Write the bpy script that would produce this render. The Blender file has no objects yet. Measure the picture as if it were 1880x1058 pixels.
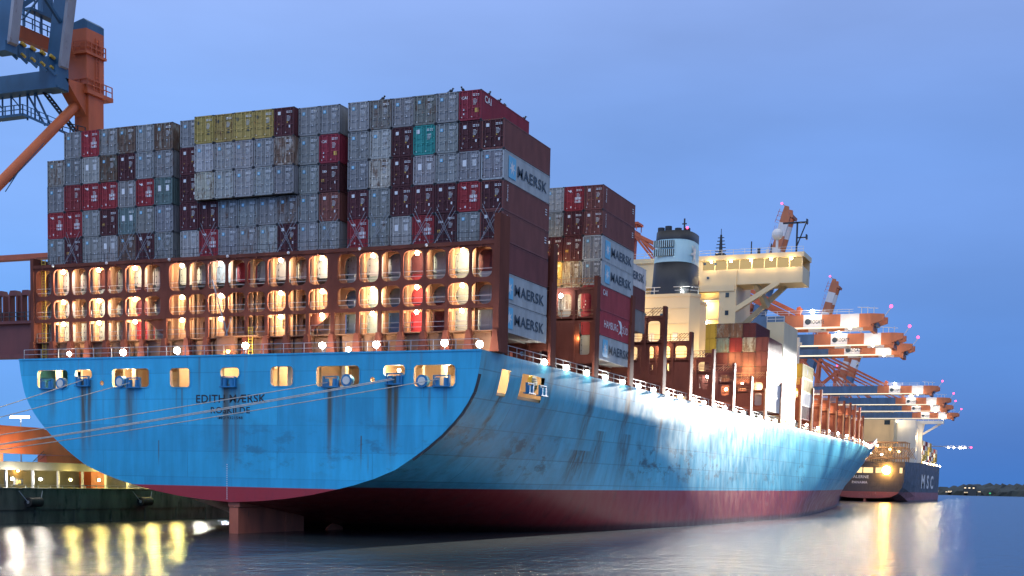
import bpy, bmesh, math, random
from math import radians as rad, sin, cos, pi
from mathutils import Vector, Matrix
from mathutils.geometry import delaunay_2d_cdt
random.seed(7)
SC = bpy.context.scene
COL = SC.collection
# ------------------------------------------------------------------ camera
yaw, pit, rol = -0.39714071, -0.08874126, 0.02138271
F = Vector((sin(yaw)*cos(pit), cos(yaw)*cos(pit), sin(pit)))
R0 = Vector((cos(yaw), -sin(yaw), 0)); U0 = R0.cross(F)
R = R0*cos(rol)+U0*sin(rol); U = -R0*sin(rol)+U0*cos(rol)
cd = bpy.data.cameras.new('camera'); cam = bpy.data.objects.new('camera', cd); COL.objects.link(cam)
M = Matrix((R, U, -F)).transposed().to_4x4(); M.translation = Vector((79.453, -118.404, 5.46))
cam.matrix_world = M
cd.sensor_width = 36; cd.lens = 2405.084/1880*36; cd.shift_y = 572.6/1880
cd.clip_start = 1; cd.clip_end = 60000
SC.camera = cam
# ------------------------------------------------------------------ world (dusk sky) and sun
SC.view_settings.view_transform = 'Standard'; SC.view_settings.look = 'None'
SC.view_settings.exposure = 0; SC.view_settings.gamma = 1
SC.cycles.use_denoising = True
SC.cycles.max_bounces = 5; SC.cycles.diffuse_bounces = 2; SC.cycles.glossy_bounces = 3
SC.cycles.sample_clamp_indirect = 4; SC.cycles.blur_glossy = 1
W = bpy.data.worlds.new('World'); SC.world = W; W.use_nodes = True
nt = W.node_tree; nt.nodes.clear()
def nn(nt, t, **k):
    n = nt.nodes.new(t)
    for a, b in k.items(): setattr(n, a, b)
    return n
tc = nn(nt, 'ShaderNodeTexCoord'); sx = nn(nt, 'ShaderNodeSeparateXYZ'); nt.links.new(tc.outputs['Generated'], sx.inputs[0])
def ramp(nt, stops, inp=None, interp='EASE'):
    r = nn(nt, 'ShaderNodeValToRGB'); r.color_ramp.interpolation = interp
    e = r.color_ramp.elements
    e[0].position, e[0].color = stops[0][0], (*stops[0][1], 1)
    e[1].position, e[1].color = stops[-1][0], (*stops[-1][1], 1)
    for p, c in stops[1:-1]:
        q = e.new(p); q.color = (*c, 1)
    if inp is not None: nt.links.new(inp, r.inputs[0])
    return r
# right-hand (north-east) side of the sky is deeper blue, left-hand side paler
r1 = ramp(nt, [(0.0, (.055, .185, .54)), (.08, (.078, .238, .64)), (.22, (.150, .310, .74)), (.38, (.265, .41, .85)), (.6, (.62, .70, .86)), (1, (.90, .94, 1.0))], sx.outputs[2])
r2 = ramp(nt, [(0.0, (.13, .40, .88)), (.08, (.135, .37, .87)), (.22, (.215, .415, .90)), (.38, (.325, .48, .94)), (.6, (.62, .70, .86)), (1, (.90, .94, 1.0))], sx.outputs[2])
dp = nn(nt, 'ShaderNodeVectorMath', operation='DOT_PRODUCT'); dp.inputs[1].default_value = (cos(yaw), -sin(yaw), 0)
nt.links.new(tc.outputs['Generated'], dp.inputs[0])
mr = nn(nt, 'ShaderNodeMapRange', interpolation_type='SMOOTHSTEP'); mr.inputs[1].default_value = -.42; mr.inputs[2].default_value = .36
nt.links.new(dp.outputs['Value'], mr.inputs[0])
mx = nn(nt, 'ShaderNodeMix', data_type='RGBA'); nt.links.new(mr.outputs[0], mx.inputs[0])
nt.links.new(r2.outputs[0], mx.inputs[6]); nt.links.new(r1.outputs[0], mx.inputs[7])
cn = nn(nt, 'ShaderNodeTexNoise'); cn.inputs['Scale'].default_value = 1.9; cn.inputs['Detail'].default_value = 7
mp = nn(nt, 'ShaderNodeMapping'); mp.inputs['Scale'].default_value = (1, 1, 3.5); nt.links.new(tc.outputs['Generated'], mp.inputs[0]); nt.links.new(mp.outputs[0], cn.inputs['Vector'])
cl = nn(nt, 'ShaderNodeMapRange'); cl.inputs[1].default_value = .3; cl.inputs[2].default_value = .7; cl.inputs[3].default_value = .84; cl.inputs[4].default_value = 1.15
nt.links.new(cn.outputs[0], cl.inputs[0])
sm = nn(nt, 'ShaderNodeMix', data_type='RGBA', blend_type='MULTIPLY'); sm.inputs[0].default_value = 1
nt.links.new(mx.outputs[2], sm.inputs[6]); nt.links.new(cl.outputs[0], sm.inputs[7])
# unseen sky behind the viewer is brightened, to put more light on the transom
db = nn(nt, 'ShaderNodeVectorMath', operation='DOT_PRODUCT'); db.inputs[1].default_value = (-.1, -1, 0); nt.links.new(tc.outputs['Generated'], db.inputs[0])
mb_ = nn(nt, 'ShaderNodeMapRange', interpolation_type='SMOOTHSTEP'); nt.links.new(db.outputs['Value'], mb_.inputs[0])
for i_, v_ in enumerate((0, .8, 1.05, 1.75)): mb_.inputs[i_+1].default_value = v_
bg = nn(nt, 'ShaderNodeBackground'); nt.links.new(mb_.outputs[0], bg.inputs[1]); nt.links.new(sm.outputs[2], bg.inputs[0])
sky = nn(nt, 'ShaderNodeTexSky', sky_type='NISHITA'); sky.sun_disc = False; sky.sun_elevation = rad(1); sky.sun_rotation = rad(200); sky.air_density = 1.4
bg2 = nn(nt, 'ShaderNodeBackground'); bg2.inputs[1].default_value = 0.02; nt.links.new(sky.outputs[0], bg2.inputs[0])
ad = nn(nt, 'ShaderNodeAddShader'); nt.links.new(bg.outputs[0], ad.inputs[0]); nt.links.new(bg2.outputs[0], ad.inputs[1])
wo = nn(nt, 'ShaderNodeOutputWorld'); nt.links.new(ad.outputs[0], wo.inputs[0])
sl = bpy.data.lights.new('sun', 'SUN'); sl.energy = .12; sl.angle = rad(25); sl.color = (.85, .9, 1)
so = bpy.data.objects.new('sun', sl); COL.objects.link(so); so.rotation_euler = (rad(50), 0, rad(28))

# ------------------------------------------------------------------ materials
def mat(name, col, rough=.55, metal=0, noise=.12, nscale=.6, rust=0, rustcol=(.13, .055, .025), stretch=(1, 1, .35), spec=.5, objcol=False, bump=0):
    m = bpy.data.materials.new(name); m.use_nodes = True; t = m.node_tree; b = t.nodes['Principled BSDF']
    g = nn(t, 'ShaderNodeNewGeometry')
    vec = g.outputs['Position']
    if objcol:
        oi = nn(t, 'ShaderNodeObjectInfo'); tcn = nn(t, 'ShaderNodeTexCoord')
        mu = nn(t, 'ShaderNodeVectorMath', operation='MULTIPLY_ADD'); mu.inputs[1].default_value = (1, 1, 1)
        cmb = nn(t, 'ShaderNodeCombineXYZ'); ml = nn(t, 'ShaderNodeMath', operation='MULTIPLY'); ml.inputs[1].default_value = 97
        t.links.new(oi.outputs['Random'], ml.inputs[0]); t.links.new(ml.outputs[0], cmb.inputs[0]); t.links.new(ml.outputs[0], cmb.inputs[1])
        t.links.new(g.outputs['Position'], mu.inputs[0]); t.links.new(cmb.outputs[0], mu.inputs[2]); vec = mu.outputs[0]
    mp = nn(t, 'ShaderNodeMapping'); mp.inputs['Scale'].default_value = stretch; t.links.new(vec, mp.inputs[0])
    n = nn(t, 'ShaderNodeTexNoise'); n.inputs['Scale'].default_value = nscale; n.inputs['Detail'].default_value = 6; t.links.new(mp.outputs[0], n.inputs['Vector'])
    r = nn(t, 'ShaderNodeMapRange'); r.inputs[1].default_value = .3; r.inputs[2].default_value = .7; r.inputs[3].default_value = 1-noise; r.inputs[4].default_value = 1+noise
    t.links.new(n.outputs[0], r.inputs[0])
    mxx = nn(t, 'ShaderNodeMix', data_type='RGBA', blend_type='MULTIPLY'); mxx.inputs[0].default_value = 1
    if objcol: t.links.new(oi.outputs['Color'], mxx.inputs[6])
    else: mxx.inputs[6].default_value = (*col, 1)
    t.links.new(r.outputs[0], mxx.inputs[7]); out = mxx.outputs[2]
    if rust or objcol:
        n2 = nn(t, 'ShaderNodeTexNoise'); n2.inputs['Scale'].default_value = nscale*2.1; n2.inputs['Detail'].default_value = 8; n2.inputs['Roughness'].default_value = .65; t.links.new(mp.outputs[0], n2.inputs['Vector'])
        r2_ = nn(t, 'ShaderNodeMapRange', interpolation_type='SMOOTHSTEP'); t.links.new(n2.outputs[0], r2_.inputs[0])
        if objcol:
            s = nn(t, 'ShaderNodeMath', operation='MULTIPLY_ADD'); s.inputs[1].default_value = -.36; s.inputs[2].default_value = .72
            t.links.new(oi.outputs['Alpha'], s.inputs[0]); t.links.new(s.outputs[0], r2_.inputs[1])
            s2 = nn(t, 'ShaderNodeMath', operation='ADD'); s2.inputs[1].default_value = .16; t.links.new(s.outputs[0], s2.inputs[0]); t.links.new(s2.outputs[0], r2_.inputs[2])
        else:
            r2_.inputs[1].default_value = .72-rust*.4; r2_.inputs[2].default_value = .9-rust*.4
        r2_.inputs[4].default_value = .8
        m2 = nn(t, 'ShaderNodeMix', data_type='RGBA'); m2.inputs[7].default_value = (*rustcol, 1)
        t.links.new(r2_.outputs[0], m2.inputs[0]); t.links.new(out, m2.inputs[6]); out = m2.outputs[2]
    t.links.new(out, b.inputs['Base Color'])
    b.inputs['Roughness'].default_value = rough; b.inputs['Metallic'].default_value = metal
    b.inputs['Specular IOR Level'].default_value = spec
    if bump:
        bp = nn(t, 'ShaderNodeBump'); bp.inputs['Strength'].default_value = bump; bp.inputs['Distance'].default_value = .05
        t.links.new(n.outputs[0], bp.inputs['Height']); t.links.new(bp.outputs[0], b.inputs['Normal'])
    return m
def emit(name, col, s):
    m = bpy.data.materials.new(name); m.use_nodes = True; t = m.node_tree; t.nodes.clear()
    e = nn(t, 'ShaderNodeEmission'); e.inputs[0].default_value = (*col, 1); e.inputs[1].default_value = s
    o = nn(t, 'ShaderNodeOutputMaterial'); t.links.new(e.outputs[0], o.inputs[0])
    m.cycles.emission_sampling = 'NONE'
    return m
PAINT = mat('container_paint', (1, 1, 1), .62, spec=.3, objcol=True, noise=.16, nscale=.9)
WHITE = mat('white_marking', (.75, .76, .76), .5, noise=.08)
DARKM = mat('dark_marking', (.03, .045, .06), .5, noise=.1)
LBLUE = mat('light_blue_marking', (.16, .50, .72), .5, noise=.08)
YELM = mat('yellow_marking', (.62, .40, .06), .5, noise=.08)
STEEL = mat('galvanised_steel', (.34, .35, .36), .45, .5, noise=.15)
OXIDE = mat('oxide_red_steel', (.160, .050, .034), .8, spec=.15, noise=.22, rust=.35, rustcol=(.055, .022, .015))
OXIDEL = mat('oxide_red_inner_steel', (.34, .185, .11), .8, spec=.15, noise=.2, rust=.35, rustcol=(.10, .04, .02))
BEIGE = mat('cream_ship_paint', (.72, .57, .33), .5, noise=.07, nscale=.25, rust=.1, rustcol=(.35, .2, .09))
PEACH = mat('mooring_deck_paint', (.72, .52, .35), .6, noise=.12, nscale=.5, rust=.2, rustcol=(.3, .15, .07))
CREAM = mat('pale_ship_paint', (.72, .68, .60), .5, noise=.06, nscale=.3, rust=.1, rustcol=(.4, .28, .15))
BLACK = mat('black_paint', (.018, .018, .02), .45, noise=.25)
DARK = mat('dark_steel', (.03, .03, .034), .6, noise=.3)
CBLUE2 = mat('crane_boom_blue', (.085, .15, .235), .5, noise=.18, rust=.15, rustcol=(.10, .06, .04))
ORANGE2 = mat('crane_boom_orange', (.52, .16, .06), .5, noise=.15, rust=.15, rustcol=(.2, .06, .03))
ORANGE = mat('crane_orange', (.56, .12, .035), .5, noise=.15, rust=.2, rustcol=(.16, .045, .02))
CBLUE = mat('crane_blue', (.035, .115, .21), .5, noise=.18, rust=.2, rustcol=(.10, .06, .04))
CGREY = mat('weathered_crane_steel', (.33, .33, .36), .6, noise=.2, rust=.45, rustcol=(.13, .07, .05))
CWHITE = mat('crane_white', (.74, .70, .66), .5, noise=.08)
CONC = mat('quay_concrete', (.26, .24, .19), .85, noise=.3, nscale=.35, rust=.3, rustcol=(.09, .085, .06), bump=.4)
CONCD = mat('wet_quay_wall', (.105, .105, .08), .8, noise=.45, nscale=.5, rust=.5, rustcol=(.022, .026, .018), bump=.5)
RUBBER = mat('fender_rubber', (.012, .012, .012), .7, noise=.3)
ROPE = mat('mooring_rope', (.50, .47, .42), .8, noise=.2, nscale=4)
YELLOW = mat('yellow_paint', (.60, .40, .05), .5, noise=.1)
SHIPBLUE = mat('ship_blue_paint', (.02, .20, .42), .45, noise=.15)
FBLUE = mat('funnel_light_blue', (.40, .60, .64), .45, noise=.07)
BULB = emit('lamp_bulb_warm', (1, .82, .52), 60); BULBW = emit('lamp_bulb_white', (1, .93, .80), 50)
BULBO = emit('lamp_bulb_orange', (1, .50, .10), 120); BULBR = emit('warning_bulb_red', (1, .06, .16), 6)
BULBY = emit('lamp_bulb_yellow', (1, .80, .28), 40); ROOM = emit('lit_cabin', (1, .72, .32), 1.6)
STRIP = emit('boom_glow_strip', (1, .84, .62), 1.6)  # glow of the lamplit boom flange, put into an emissive material
GLASS = mat('dark_window_glass', (.03, .05, .07), .1, noise=.02, spec=.8)

def node_math(t, op, a, b=None, c=None):
    n = nn(t, 'ShaderNodeMath', operation=op)
    for i, v in enumerate((a, b, c)):
        if v is None: continue
        if isinstance(v, (int, float)): n.inputs[i].default_value = v
        else: t.links.new(v, n.inputs[i])
    return n.outputs[0]
def hull_material(name, top, bottom, zr0, zslope, streaks, rough=.34, axis='Y', scuff=1.0):
    """ship side paint: top coat, boot topping below the load line, weld seams, scuffs, rust runs (lists of axis pos, half width, z top, z end, strength)"""
    m = bpy.data.materials.new(name); m.use_nodes = True; t = m.node_tree; b = t.nodes['Principled BSDF']
    g = nn(t, 'ShaderNodeNewGeometry'); s = nn(t, 'ShaderNodeSeparateXYZ'); t.links.new(g.outputs['Position'], s.inputs[0])
    X, Y, Z = s.outputs; A = X if axis == 'X' else Y
    def noise(scale, stretch, detail=6, rgh=.6):
        mp = nn(t, 'ShaderNodeMapping'); mp.inputs['Scale'].default_value = stretch; t.links.new(g.outputs['Position'], mp.inputs[0])
        n = nn(t, 'ShaderNodeTexNoise'); n.inputs['Scale'].default_value = scale; n.inputs['Detail'].default_value = detail; n.inputs['Roughness'].default_value = rgh
        t.links.new(mp.outputs[0], n.inputs['Vector']); return n.outputs[0]
    def mrange(v, a, b_, c=0, d=1, smooth=True):
        r = nn(t, 'ShaderNodeMapRange'); 
        if smooth: r.interpolation_type = 'SMOOTHSTEP'
        t.links.new(v, r.inputs[0])
        for i, q in enumerate((a, b_, c, d)): r.inputs[i+1].default_value = q
        return r.outputs[0]
    def mix(f, a, c, blend='MIX'):
        n = nn(t, 'ShaderNodeMix', data_type='RGBA', blend_type=blend)
        if isinstance(f, (int, float)): n.inputs[0].default_value = f
        else: t.links.new(f, n.inputs[0])
        for i, q in ((6, a), (7, c)):
            if isinstance(q, tuple): n.inputs[i].default_value = (*q, 1)
            else: t.links.new(q, n.inputs[i])
        return n.outputs[2]
    # plates: each strake and plate a slightly different tone
    br = nn(t, 'ShaderNodeTexBrick'); cv = nn(t, 'ShaderNodeCombineXYZ'); t.links.new(A, cv.inputs[0]); t.links.new(Z, cv.inputs[1]); t.links.new(cv.outputs[0], br.inputs['Vector'])
    br.inputs['Scale'].default_value = 1; br.inputs['Brick Width'].default_value = 11; br.inputs['Row Height'].default_value = 2.7; br.inputs['Mortar Size'].default_value = .06
    br.inputs['Color1'].default_value = (.86, .88, .90, 1); br.inputs['Color2'].default_value = (1.08, 1.07, 1.05, 1); br.inputs['Mortar'].default_value = (.62, .64, .66, 1) if axis == 'Y' else (.82, .82, .84, 1); br.inputs['Mortar Smooth'].default_value = .3
    big = mrange(noise(.08, (1, 1, 1)), .3, .7, .86, 1.12)
    fine = mrange(noise(.9, (1, 1, .12)), .3, .7, .88, 1.1)
    c = mix(1, top, br.outputs[0], 'MULTIPLY'); c = mix(1, c, big, 'MULTIPLY'); c = mix(1, c, fine, 'MULTIPLY')
    # scuffs where fenders and tugs have rubbed: dark, in a belt
    belt = node_math(t, 'MULTIPLY', mrange(Z, 5, 7.5), mrange(Z, 9.5, 12.5, 1, 0))
    sc = node_math(t, 'MULTIPLY', mrange(noise(.30, (1, 1, 2.2), 9, .72), .50, .62), belt)
    reg = mrange(noise(.045, (1, 1, .5), 2), .42, .60)
    sc = node_math(t, 'MULTIPLY', node_math(t, 'MULTIPLY', sc, reg), .75*scuff)
    c = mix(sc, c, (.035, .045, .05))
    # boot topping
    zr = node_math(t, 'MULTIPLY_ADD', Y, zslope, zr0)
    below = mrange(node_math(t, 'SUBTRACT', zr, Z), -.06, .06)
    bt = mix(mrange(noise(.5, (1, 1, .35), 8, .7), .5, .72, 0, .7), bottom, tuple(q*.42+.012 for q in bottom))
    worn = node_math(t, 'MULTIPLY', mrange(noise(.35, (1, 1, 1.6), 9, .75), .56, .66), node_math(t, 'MULTIPLY', mrange(Y, 70, 130), mrange(Z, 1.2, 3.2)))
    bt = mix(node_math(t, 'MULTIPLY', worn, .55), bt, (.42, .30, .27))
    bt = mix(mrange(Z, .0, .9, .75, 0), bt, (.03, .028, .02))
    c = mix(below, c, bt)
    wob = noise(1.6, (1, 1, .06), 4)
    for (p, hw, zt, ze, k) in streaks:
        d = node_math(t, 'ABSOLUTE', node_math(t, 'SUBTRACT', A, p))
        f = mrange(d, hw*.25, hw, 1, 0)
        f = node_math(t, 'MULTIPLY', f, mrange(Z, ze, zt-1.0))
        f = node_math(t, 'MULTIPLY', f, mrange(Z, zt-.05, zt+.05, 1, 0))
        f = node_math(t, 'MULTIPLY', f, mrange(wob, .34, .6, .25, 1))
        c = mix(node_math(t, 'MULTIPLY', f, min(1, k*1.15)), c, (.095, .075, .036))
    # general thin weeping below the deck edge
    wp = node_math(t, 'MULTIPLY', mrange(noise(1.1, (1, 1, .03), 5), .56, .72), mrange(Z, 9, 18, 0, .32))
    c = mix(wp, c, (.16, .12, .08))
    t.links.new(c, b.inputs['Base Color'])
    rr = mrange(noise(.6, (1, 1, .5), 4), .3, .7, rough-.08, rough+.12); t.links.new(rr, b.inputs['Roughness'])
    bp = nn(t, 'ShaderNodeBump'); bp.inputs['Strength'].default_value = .03; bp.inputs['Distance'].default_value = .25
    t.links.new(noise(.30, (1, 1, 1), 2), bp.inputs['Height']); t.links.new(bp.outputs[0], b.inputs['Normal'])
    return m

# ------------------------------------------------------------------ mesh helpers
OFF = {}
class MB:
    def __init__(s): s.v = []; s.f = []; s.mi = []
    def add(s, vs, fs, mi=0):
        o = len(s.v); s.v += [tuple(q) for q in vs]; s.f += [tuple(i+o for i in f) for f in fs]; s.mi += [mi]*len(fs)
    def box(s, x0, x1, y0, y1, z0, z1, mi=0):
        s.add([(x0, y0, z0), (x1, y0, z0), (x1, y1, z0), (x0, y1, z0), (x0, y0, z1), (x1, y0, z1), (x1, y1, z1), (x0, y1, z1)],
              [(0, 3, 2, 1), (4, 5, 6, 7), (0, 1, 5, 4), (1, 2, 6, 5), (2, 3, 7, 6), (3, 0, 4, 7)], mi)
    def bar(s, p, q, w, h=None, mi=0, up=(0, 0, 1), w2=None, h2=None):
        p, q = Vector(p), Vector(q); h = h or w; d = (q-p).normalized(); u = Vector(up)
        if abs(d.dot(u)) > .95: u = Vector((0, 1, 0))
        r = d.cross(u).normalized(); u = r.cross(d)
        w2 = w2 or w; h2 = h2 or h
        vs = [p+r*(a*w/2)+u*(b*h/2) for a, b in ((-1, -1), (1, -1), (1, 1), (-1, 1))]+[q+r*(a*w2/2)+u*(b*h2/2) for a, b in ((-1, -1), (1, -1), (1, 1), (-1, 1))]
        s.add(vs, [(0, 1, 2, 3), (7, 6, 5, 4), (0, 4, 5, 1), (1, 5, 6, 2), (2, 6, 7, 3), (3, 7, 4, 0)], mi)
    def cyl(s, p, q, r, n=12, mi=0, r2=None):
        p, q = Vector(p), Vector(q); d = (q-p).normalized(); u = Vector((0, 0, 1)) if abs(d.z) < .9 else Vector((1, 0, 0))
        a = d.cross(u).normalized(); b = d.cross(a); r2 = r if r2 is None else r2
        vs = [p+(a*cos(2*pi*i/n)+b*sin(2*pi*i/n))*r for i in range(n)]+[q+(a*cos(2*pi*i/n)+b*sin(2*pi*i/n))*r2 for i in range(n)]
        s.add(vs, [(i, (i+1) % n, n+(i+1) % n, n+i) for i in range(n)]+[tuple(range(n))[::-1], tuple(range(n, 2*n))], mi)
    def ball(s, c, r, n=10, mi=0, sc=(1, 1, 1)):
        vs = []; m = n//2
        for j in range(1, m):
            for i in range(n): vs.append((c[0]+r*sc[0]*sin(pi*j/m)*cos(2*pi*i/n), c[1]+r*sc[1]*sin(pi*j/m)*sin(2*pi*i/n), c[2]+r*sc[2]*cos(pi*j/m)))
        vs += [(c[0], c[1], c[2]+r*sc[2]), (c[0], c[1], c[2]-r*sc[2])]; T = len(vs)-2
        fs = [(j*n+i, (j+1)*n+i, (j+1)*n+(i+1) % n, j*n+(i+1) % n) for j in range(m-2) for i in range(n)]
        fs += [(T, i, (i+1) % n) for i in range(n)]+[(T+1, (m-2)*n+(i+1) % n, (m-2)*n+i) for i in range(n)]
        s.add(vs, fs, mi)
    def prism(s, pts, ax, a, b, mi=0):
        """extrude a 2-D outline; ax 'x': pts are (y,z), 'y': (x,z), 'z': (x,y)"""
        def P(p, k): return (k, p[0], p[1]) if ax == 'x' else (p[0], k, p[1]) if ax == 'y' else (p[0], p[1], k)
        n = len(pts); vs = [P(p, a) for p in pts]+[P(p, b) for p in pts]
        s.add(vs, [tuple(range(n)), tuple(range(n, 2*n))[::-1]]+[(i, n+i, n+(i+1) % n, (i+1) % n) for i in range(n)], mi)
    def rail(s, pts, h=1.05, r=.03, step=1.6, rails=(.5, 1.0), mi=0):
        for a, b in zip(pts, pts[1:]):
            a, b = Vector(a), Vector(b); L = (b-a).length; n = max(1, round(L/step))
            for k in rails: s.bar(a+Vector((0, 0, h*k)), b+Vector((0, 0, h*k)), r*2, mi=mi)
            for i in range(n+1):
                q = a+(b-a)*(i/n); s.bar(q, q+Vector((0, 0, h)), r*2.2, mi=mi)
    def plate(s, xs, z0, z1, holes, y0, y1, mi=0, sign=1):
        """a row of cells xs[i]..xs[i+1] x z0..z1 each with a rounded hole (hx0,hx1,hz0,hz1,r) or None; thickness y0..y1"""
        for (x0, x1), h in zip(zip(xs, xs[1:]), holes):
            if h is None: s.box(x0, x1, y0, y1, z0, z1, mi); continue
            a, b, c, d, r = h; inn = []; out = []
            for (cx, cz, a0, X, Zc) in ((b-r, d-r, 0, x1, z1), (a+r, d-r, 90, x0, z1), (a+r, c+r, 180, x0, z0), (b-r, c+r, 270, x1, z0)):
                for j in range(5):
                    t = rad(a0+22.5*j); p = (cx+r*cos(t), cz+r*sin(t)); inn.append(p)
                    hor = a0 in (0, 180)
                    first, last = ((X, p[1]), (p[0], Zc)) if hor else ((p[0], Zc), (X, p[1]))
                    if j == 0: q = first
                    elif j == 4: q = last
                    elif j == 2: q = (X, Zc)
                    elif j == 1: q = (X, p[1]) if hor else (p[0], Zc)
                    else: q = (p[0], Zc) if hor else (X, p[1])
                    out.append(q)
            n = len(inn)
            vs = [(p[0], y, p[1]) for y in (y0, y1) for p in inn]+[(p[0], y, p[1]) for y in (y0, y1) for p in out]
            fs = []
            for i in range(n):
                j = (i+1) % n
                fs += [(2*n+i, 2*n+j, j, i), (3*n+j, 3*n+i, n+i, n+j), (i, j, n+j, n+i), (2*n+j, 2*n+i, 3*n+i, 3*n+j)]
            s.add(vs, fs, mi)
    def mesh(s, name, mats, smooth=False, off=(0, 0, 0)):
        me = bpy.data.meshes.new(name)
        o = Vector(off)
        me.from_pydata([tuple(Vector(v)-o) for v in s.v], [], s.f)
        for m in (mats if isinstance(mats, (list, tuple)) else [mats]): me.materials.append(m)
        me.polygons.foreach_set('material_index', s.mi)
        if smooth: me.polygons.foreach_set('use_smooth', [True]*len(me.polygons))
        me.update(); return me
    def build(s, name, mats, parent=None, smooth=False, base=None):
        off = OFF[parent.name] if parent is not None else Vector(base if base else (0, 0, 0))
        o = bpy.data.objects.new(name, s.mesh(name, mats, smooth, off)); COL.objects.link(o)
        OFF[o.name] = Vector(off)
        if parent is not None: o.parent = parent
        else: o.location = off
        return o
def tag(o, label=None, cat=None, group=None, kind=None):
    if label: o['label'] = label
    if cat: o['category'] = cat
    if group: o['group'] = group
    if kind: o['kind'] = kind
    return o
def empty(name, loc):
    o = bpy.data.objects.new(name, None); COL.objects.link(o); o.location = loc; o.empty_display_size = 1; OFF[o.name] = Vector(loc); return o
def copy_tree(o, parent=None, loc=None):
    c = o.copy(); COL.objects.link(c)
    if parent: c.parent = parent
    if loc is not None: c.location = loc
    OFF[c.name] = OFF.get(o.name, Vector((0, 0, 0)))
    for ch in list(o.children): copy_tree(ch, c)
    return c
def light(parent, pos, watts, col=(1, .74, .42), r=.2, kind='POINT', aim=None, spot=120, blend=.6):
    l = bpy.data.lights.new('lamp_light', kind); l.energy = watts; l.color = col; l.shadow_soft_size = r
    o = bpy.data.objects.new('lamp_light', l); COL.objects.link(o)
    if kind == 'SPOT':
        l.spot_size = rad(spot); l.spot_blend = blend
        o.rotation_euler = (Vector(aim)-Vector(pos)).to_track_quat('-Z', 'Y').to_euler()
    o.parent = parent; o.location = Vector(pos)-OFF[parent.name]
    return o
TEXTS = {}
def text_into(mb, string, size, place, mi=0, weight=.02, wide=1.0, depth=.02):
    """letters as flat slabs; place(x, y) -> world point of the text plane, letter height = size"""
    key = (string, weight)
    if key not in TEXTS:
        c = bpy.data.curves.new('t', 'FONT'); c.body = string; c.size = 1.0; c.offset = weight; c.space_character = 1.0+weight*4; c.align_x = 'CENTER'; c.resolution_u = 3; c.fill_mode = 'FRONT'
        o = bpy.data.objects.new('t', c); COL.objects.link(o); dg = bpy.context.evaluated_depsgraph_get(); dg.update()
        me = bpy.data.meshes.new_from_object(o.evaluated_get(dg)); TEXTS[key] = ([tuple(v.co) for v in me.vertices], [tuple(p.vertices) for p in me.polygons])
        bpy.data.objects.remove(o); bpy.data.curves.remove(c); bpy.data.meshes.remove(me)
    vs, fs = TEXTS[key]; k = size/.70
    mb.add([place(v[0]*k*wide, v[1]*k) for v in vs], fs, mi)
def star(mb, c, r, place, mi, n=7):
    pts = [place(c[0]+cos(pi/2+pi*i/n)*(r if i % 2 == 0 else r*.36), c[1]+sin(pi/2+pi*i/n)*(r if i % 2 == 0 else r*.36)) for i in range(2*n)]
    ctr = place(*c); mb.add(pts+[ctr], [(i, (i+1) % (2*n), 2*n) for i in range(2*n)], mi)

# ------------------------------------------------------------------ setting: water, quay, far shore
def water_material():
    m = bpy.data.materials.new('harbour_water'); m.use_nodes = True; t = m.node_tree; b = t.nodes['Principled BSDF']
    b.inputs['Base Color'].default_value = (.022, .032, .038, 1); b.inputs['Roughness'].default_value = .16; b.inputs['IOR'].default_value = 1.33
    g = nn(t, 'ShaderNodeNewGeometry')
    def noise(sc, st, det):
        mp = nn(t, 'ShaderNodeMapping'); mp.inputs['Scale'].default_value = st; mp.inputs['Rotation'].default_value = (0, 0, .39); t.links.new(g.outputs['Position'], mp.inputs[0])
        n = nn(t, 'ShaderNodeTexNoise'); n.inputs['Scale'].default_value = sc; n.inputs['Detail'].default_value = det; t.links.new(mp.outputs[0], n.inputs['Vector']); return n.outputs[0]
    h0 = node_math(t, 'MULTIPLY', noise(.42, (.7, 1.3, 1), 4), .55)
    h = node_math(t, 'ADD', node_math(t, 'MULTIPLY', noise(1.1, (1, .5, 1), 10), .75), node_math(t, 'ADD', h0, noise(.16, (1, .8, 1), 3)))
    bp = nn(t, 'ShaderNodeBump'); bp.inputs['Strength'].default_value = 1.0; bp.inputs['Distance'].default_value = .26
    t.links.new(h, bp.inputs['Height']); t.links.new(bp.outputs[0], b.inputs['Normal'])
    return m
mb = MB(); mb.add([(-30000, -2000, -.35), (30000, -2000, -.35), (30000, 50000, -.35), (-30000, 50000, -.35)], [(0, 1, 2, 3)])
tag(mb.build('water', water_material()), 'dark harbour water with soft ripples and lamp reflections', 'water', kind='structure')
mb = MB(); mb.box(-600, -34, -90, 500, -6, 3.66); mb.box(-600, -48.5, 500, 1100, -6, 3.66)
tag(mb.build('quay', CONC), 'concrete quay apron along the moored ships', 'quay', kind='structure')
# ------------------------------------------------------------------ main ship: hull
SHIP = empty('container_ship', (0, 0, -.35))
tag(SHIP, 'huge light blue container ship seen from its flat stern, name on the transom', 'container ship')
TR = [(0, 2.9), (3.5, 3.1), (6.5, 3.4), (9.5, 3.85), (12.15, 4.4), (14.5, 4.95), (16.7, 5.6), (19, 6.5), (20.8, 7.6), (22.4, 8.7), (23.95, 9.9), (25.1, 11.0), (26.0, 12.0), (26.7, 13.0)]
UP = [(27.25, 14.0), (27.5, 14.8), (27.72, 15.7), (27.9, 16.6), (28.08, 17.95)]
MI = [(0, -10), (8, -10), (14, -10), (18, -10), (21, -10), (23.5, -9.9), (25.6, -9.3), (27.2, -7.8), (27.9, -5.5), (28.2, -2.5), (28.2, 2), (28.2, 6), (28.2, 10), (28.2, 13.0)]
MU = [(28.2, 14.0), (28.2, 14.8), (28.2, 15.7), (28.2, 16.6), (28.2, 17.95)]
def sst(a, b, x): t = min(1, max(0, (x-a)/(b-a))); return t*t*(3-2*t)
def lerp(a, b, t): return a+(b-a)*t
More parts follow.
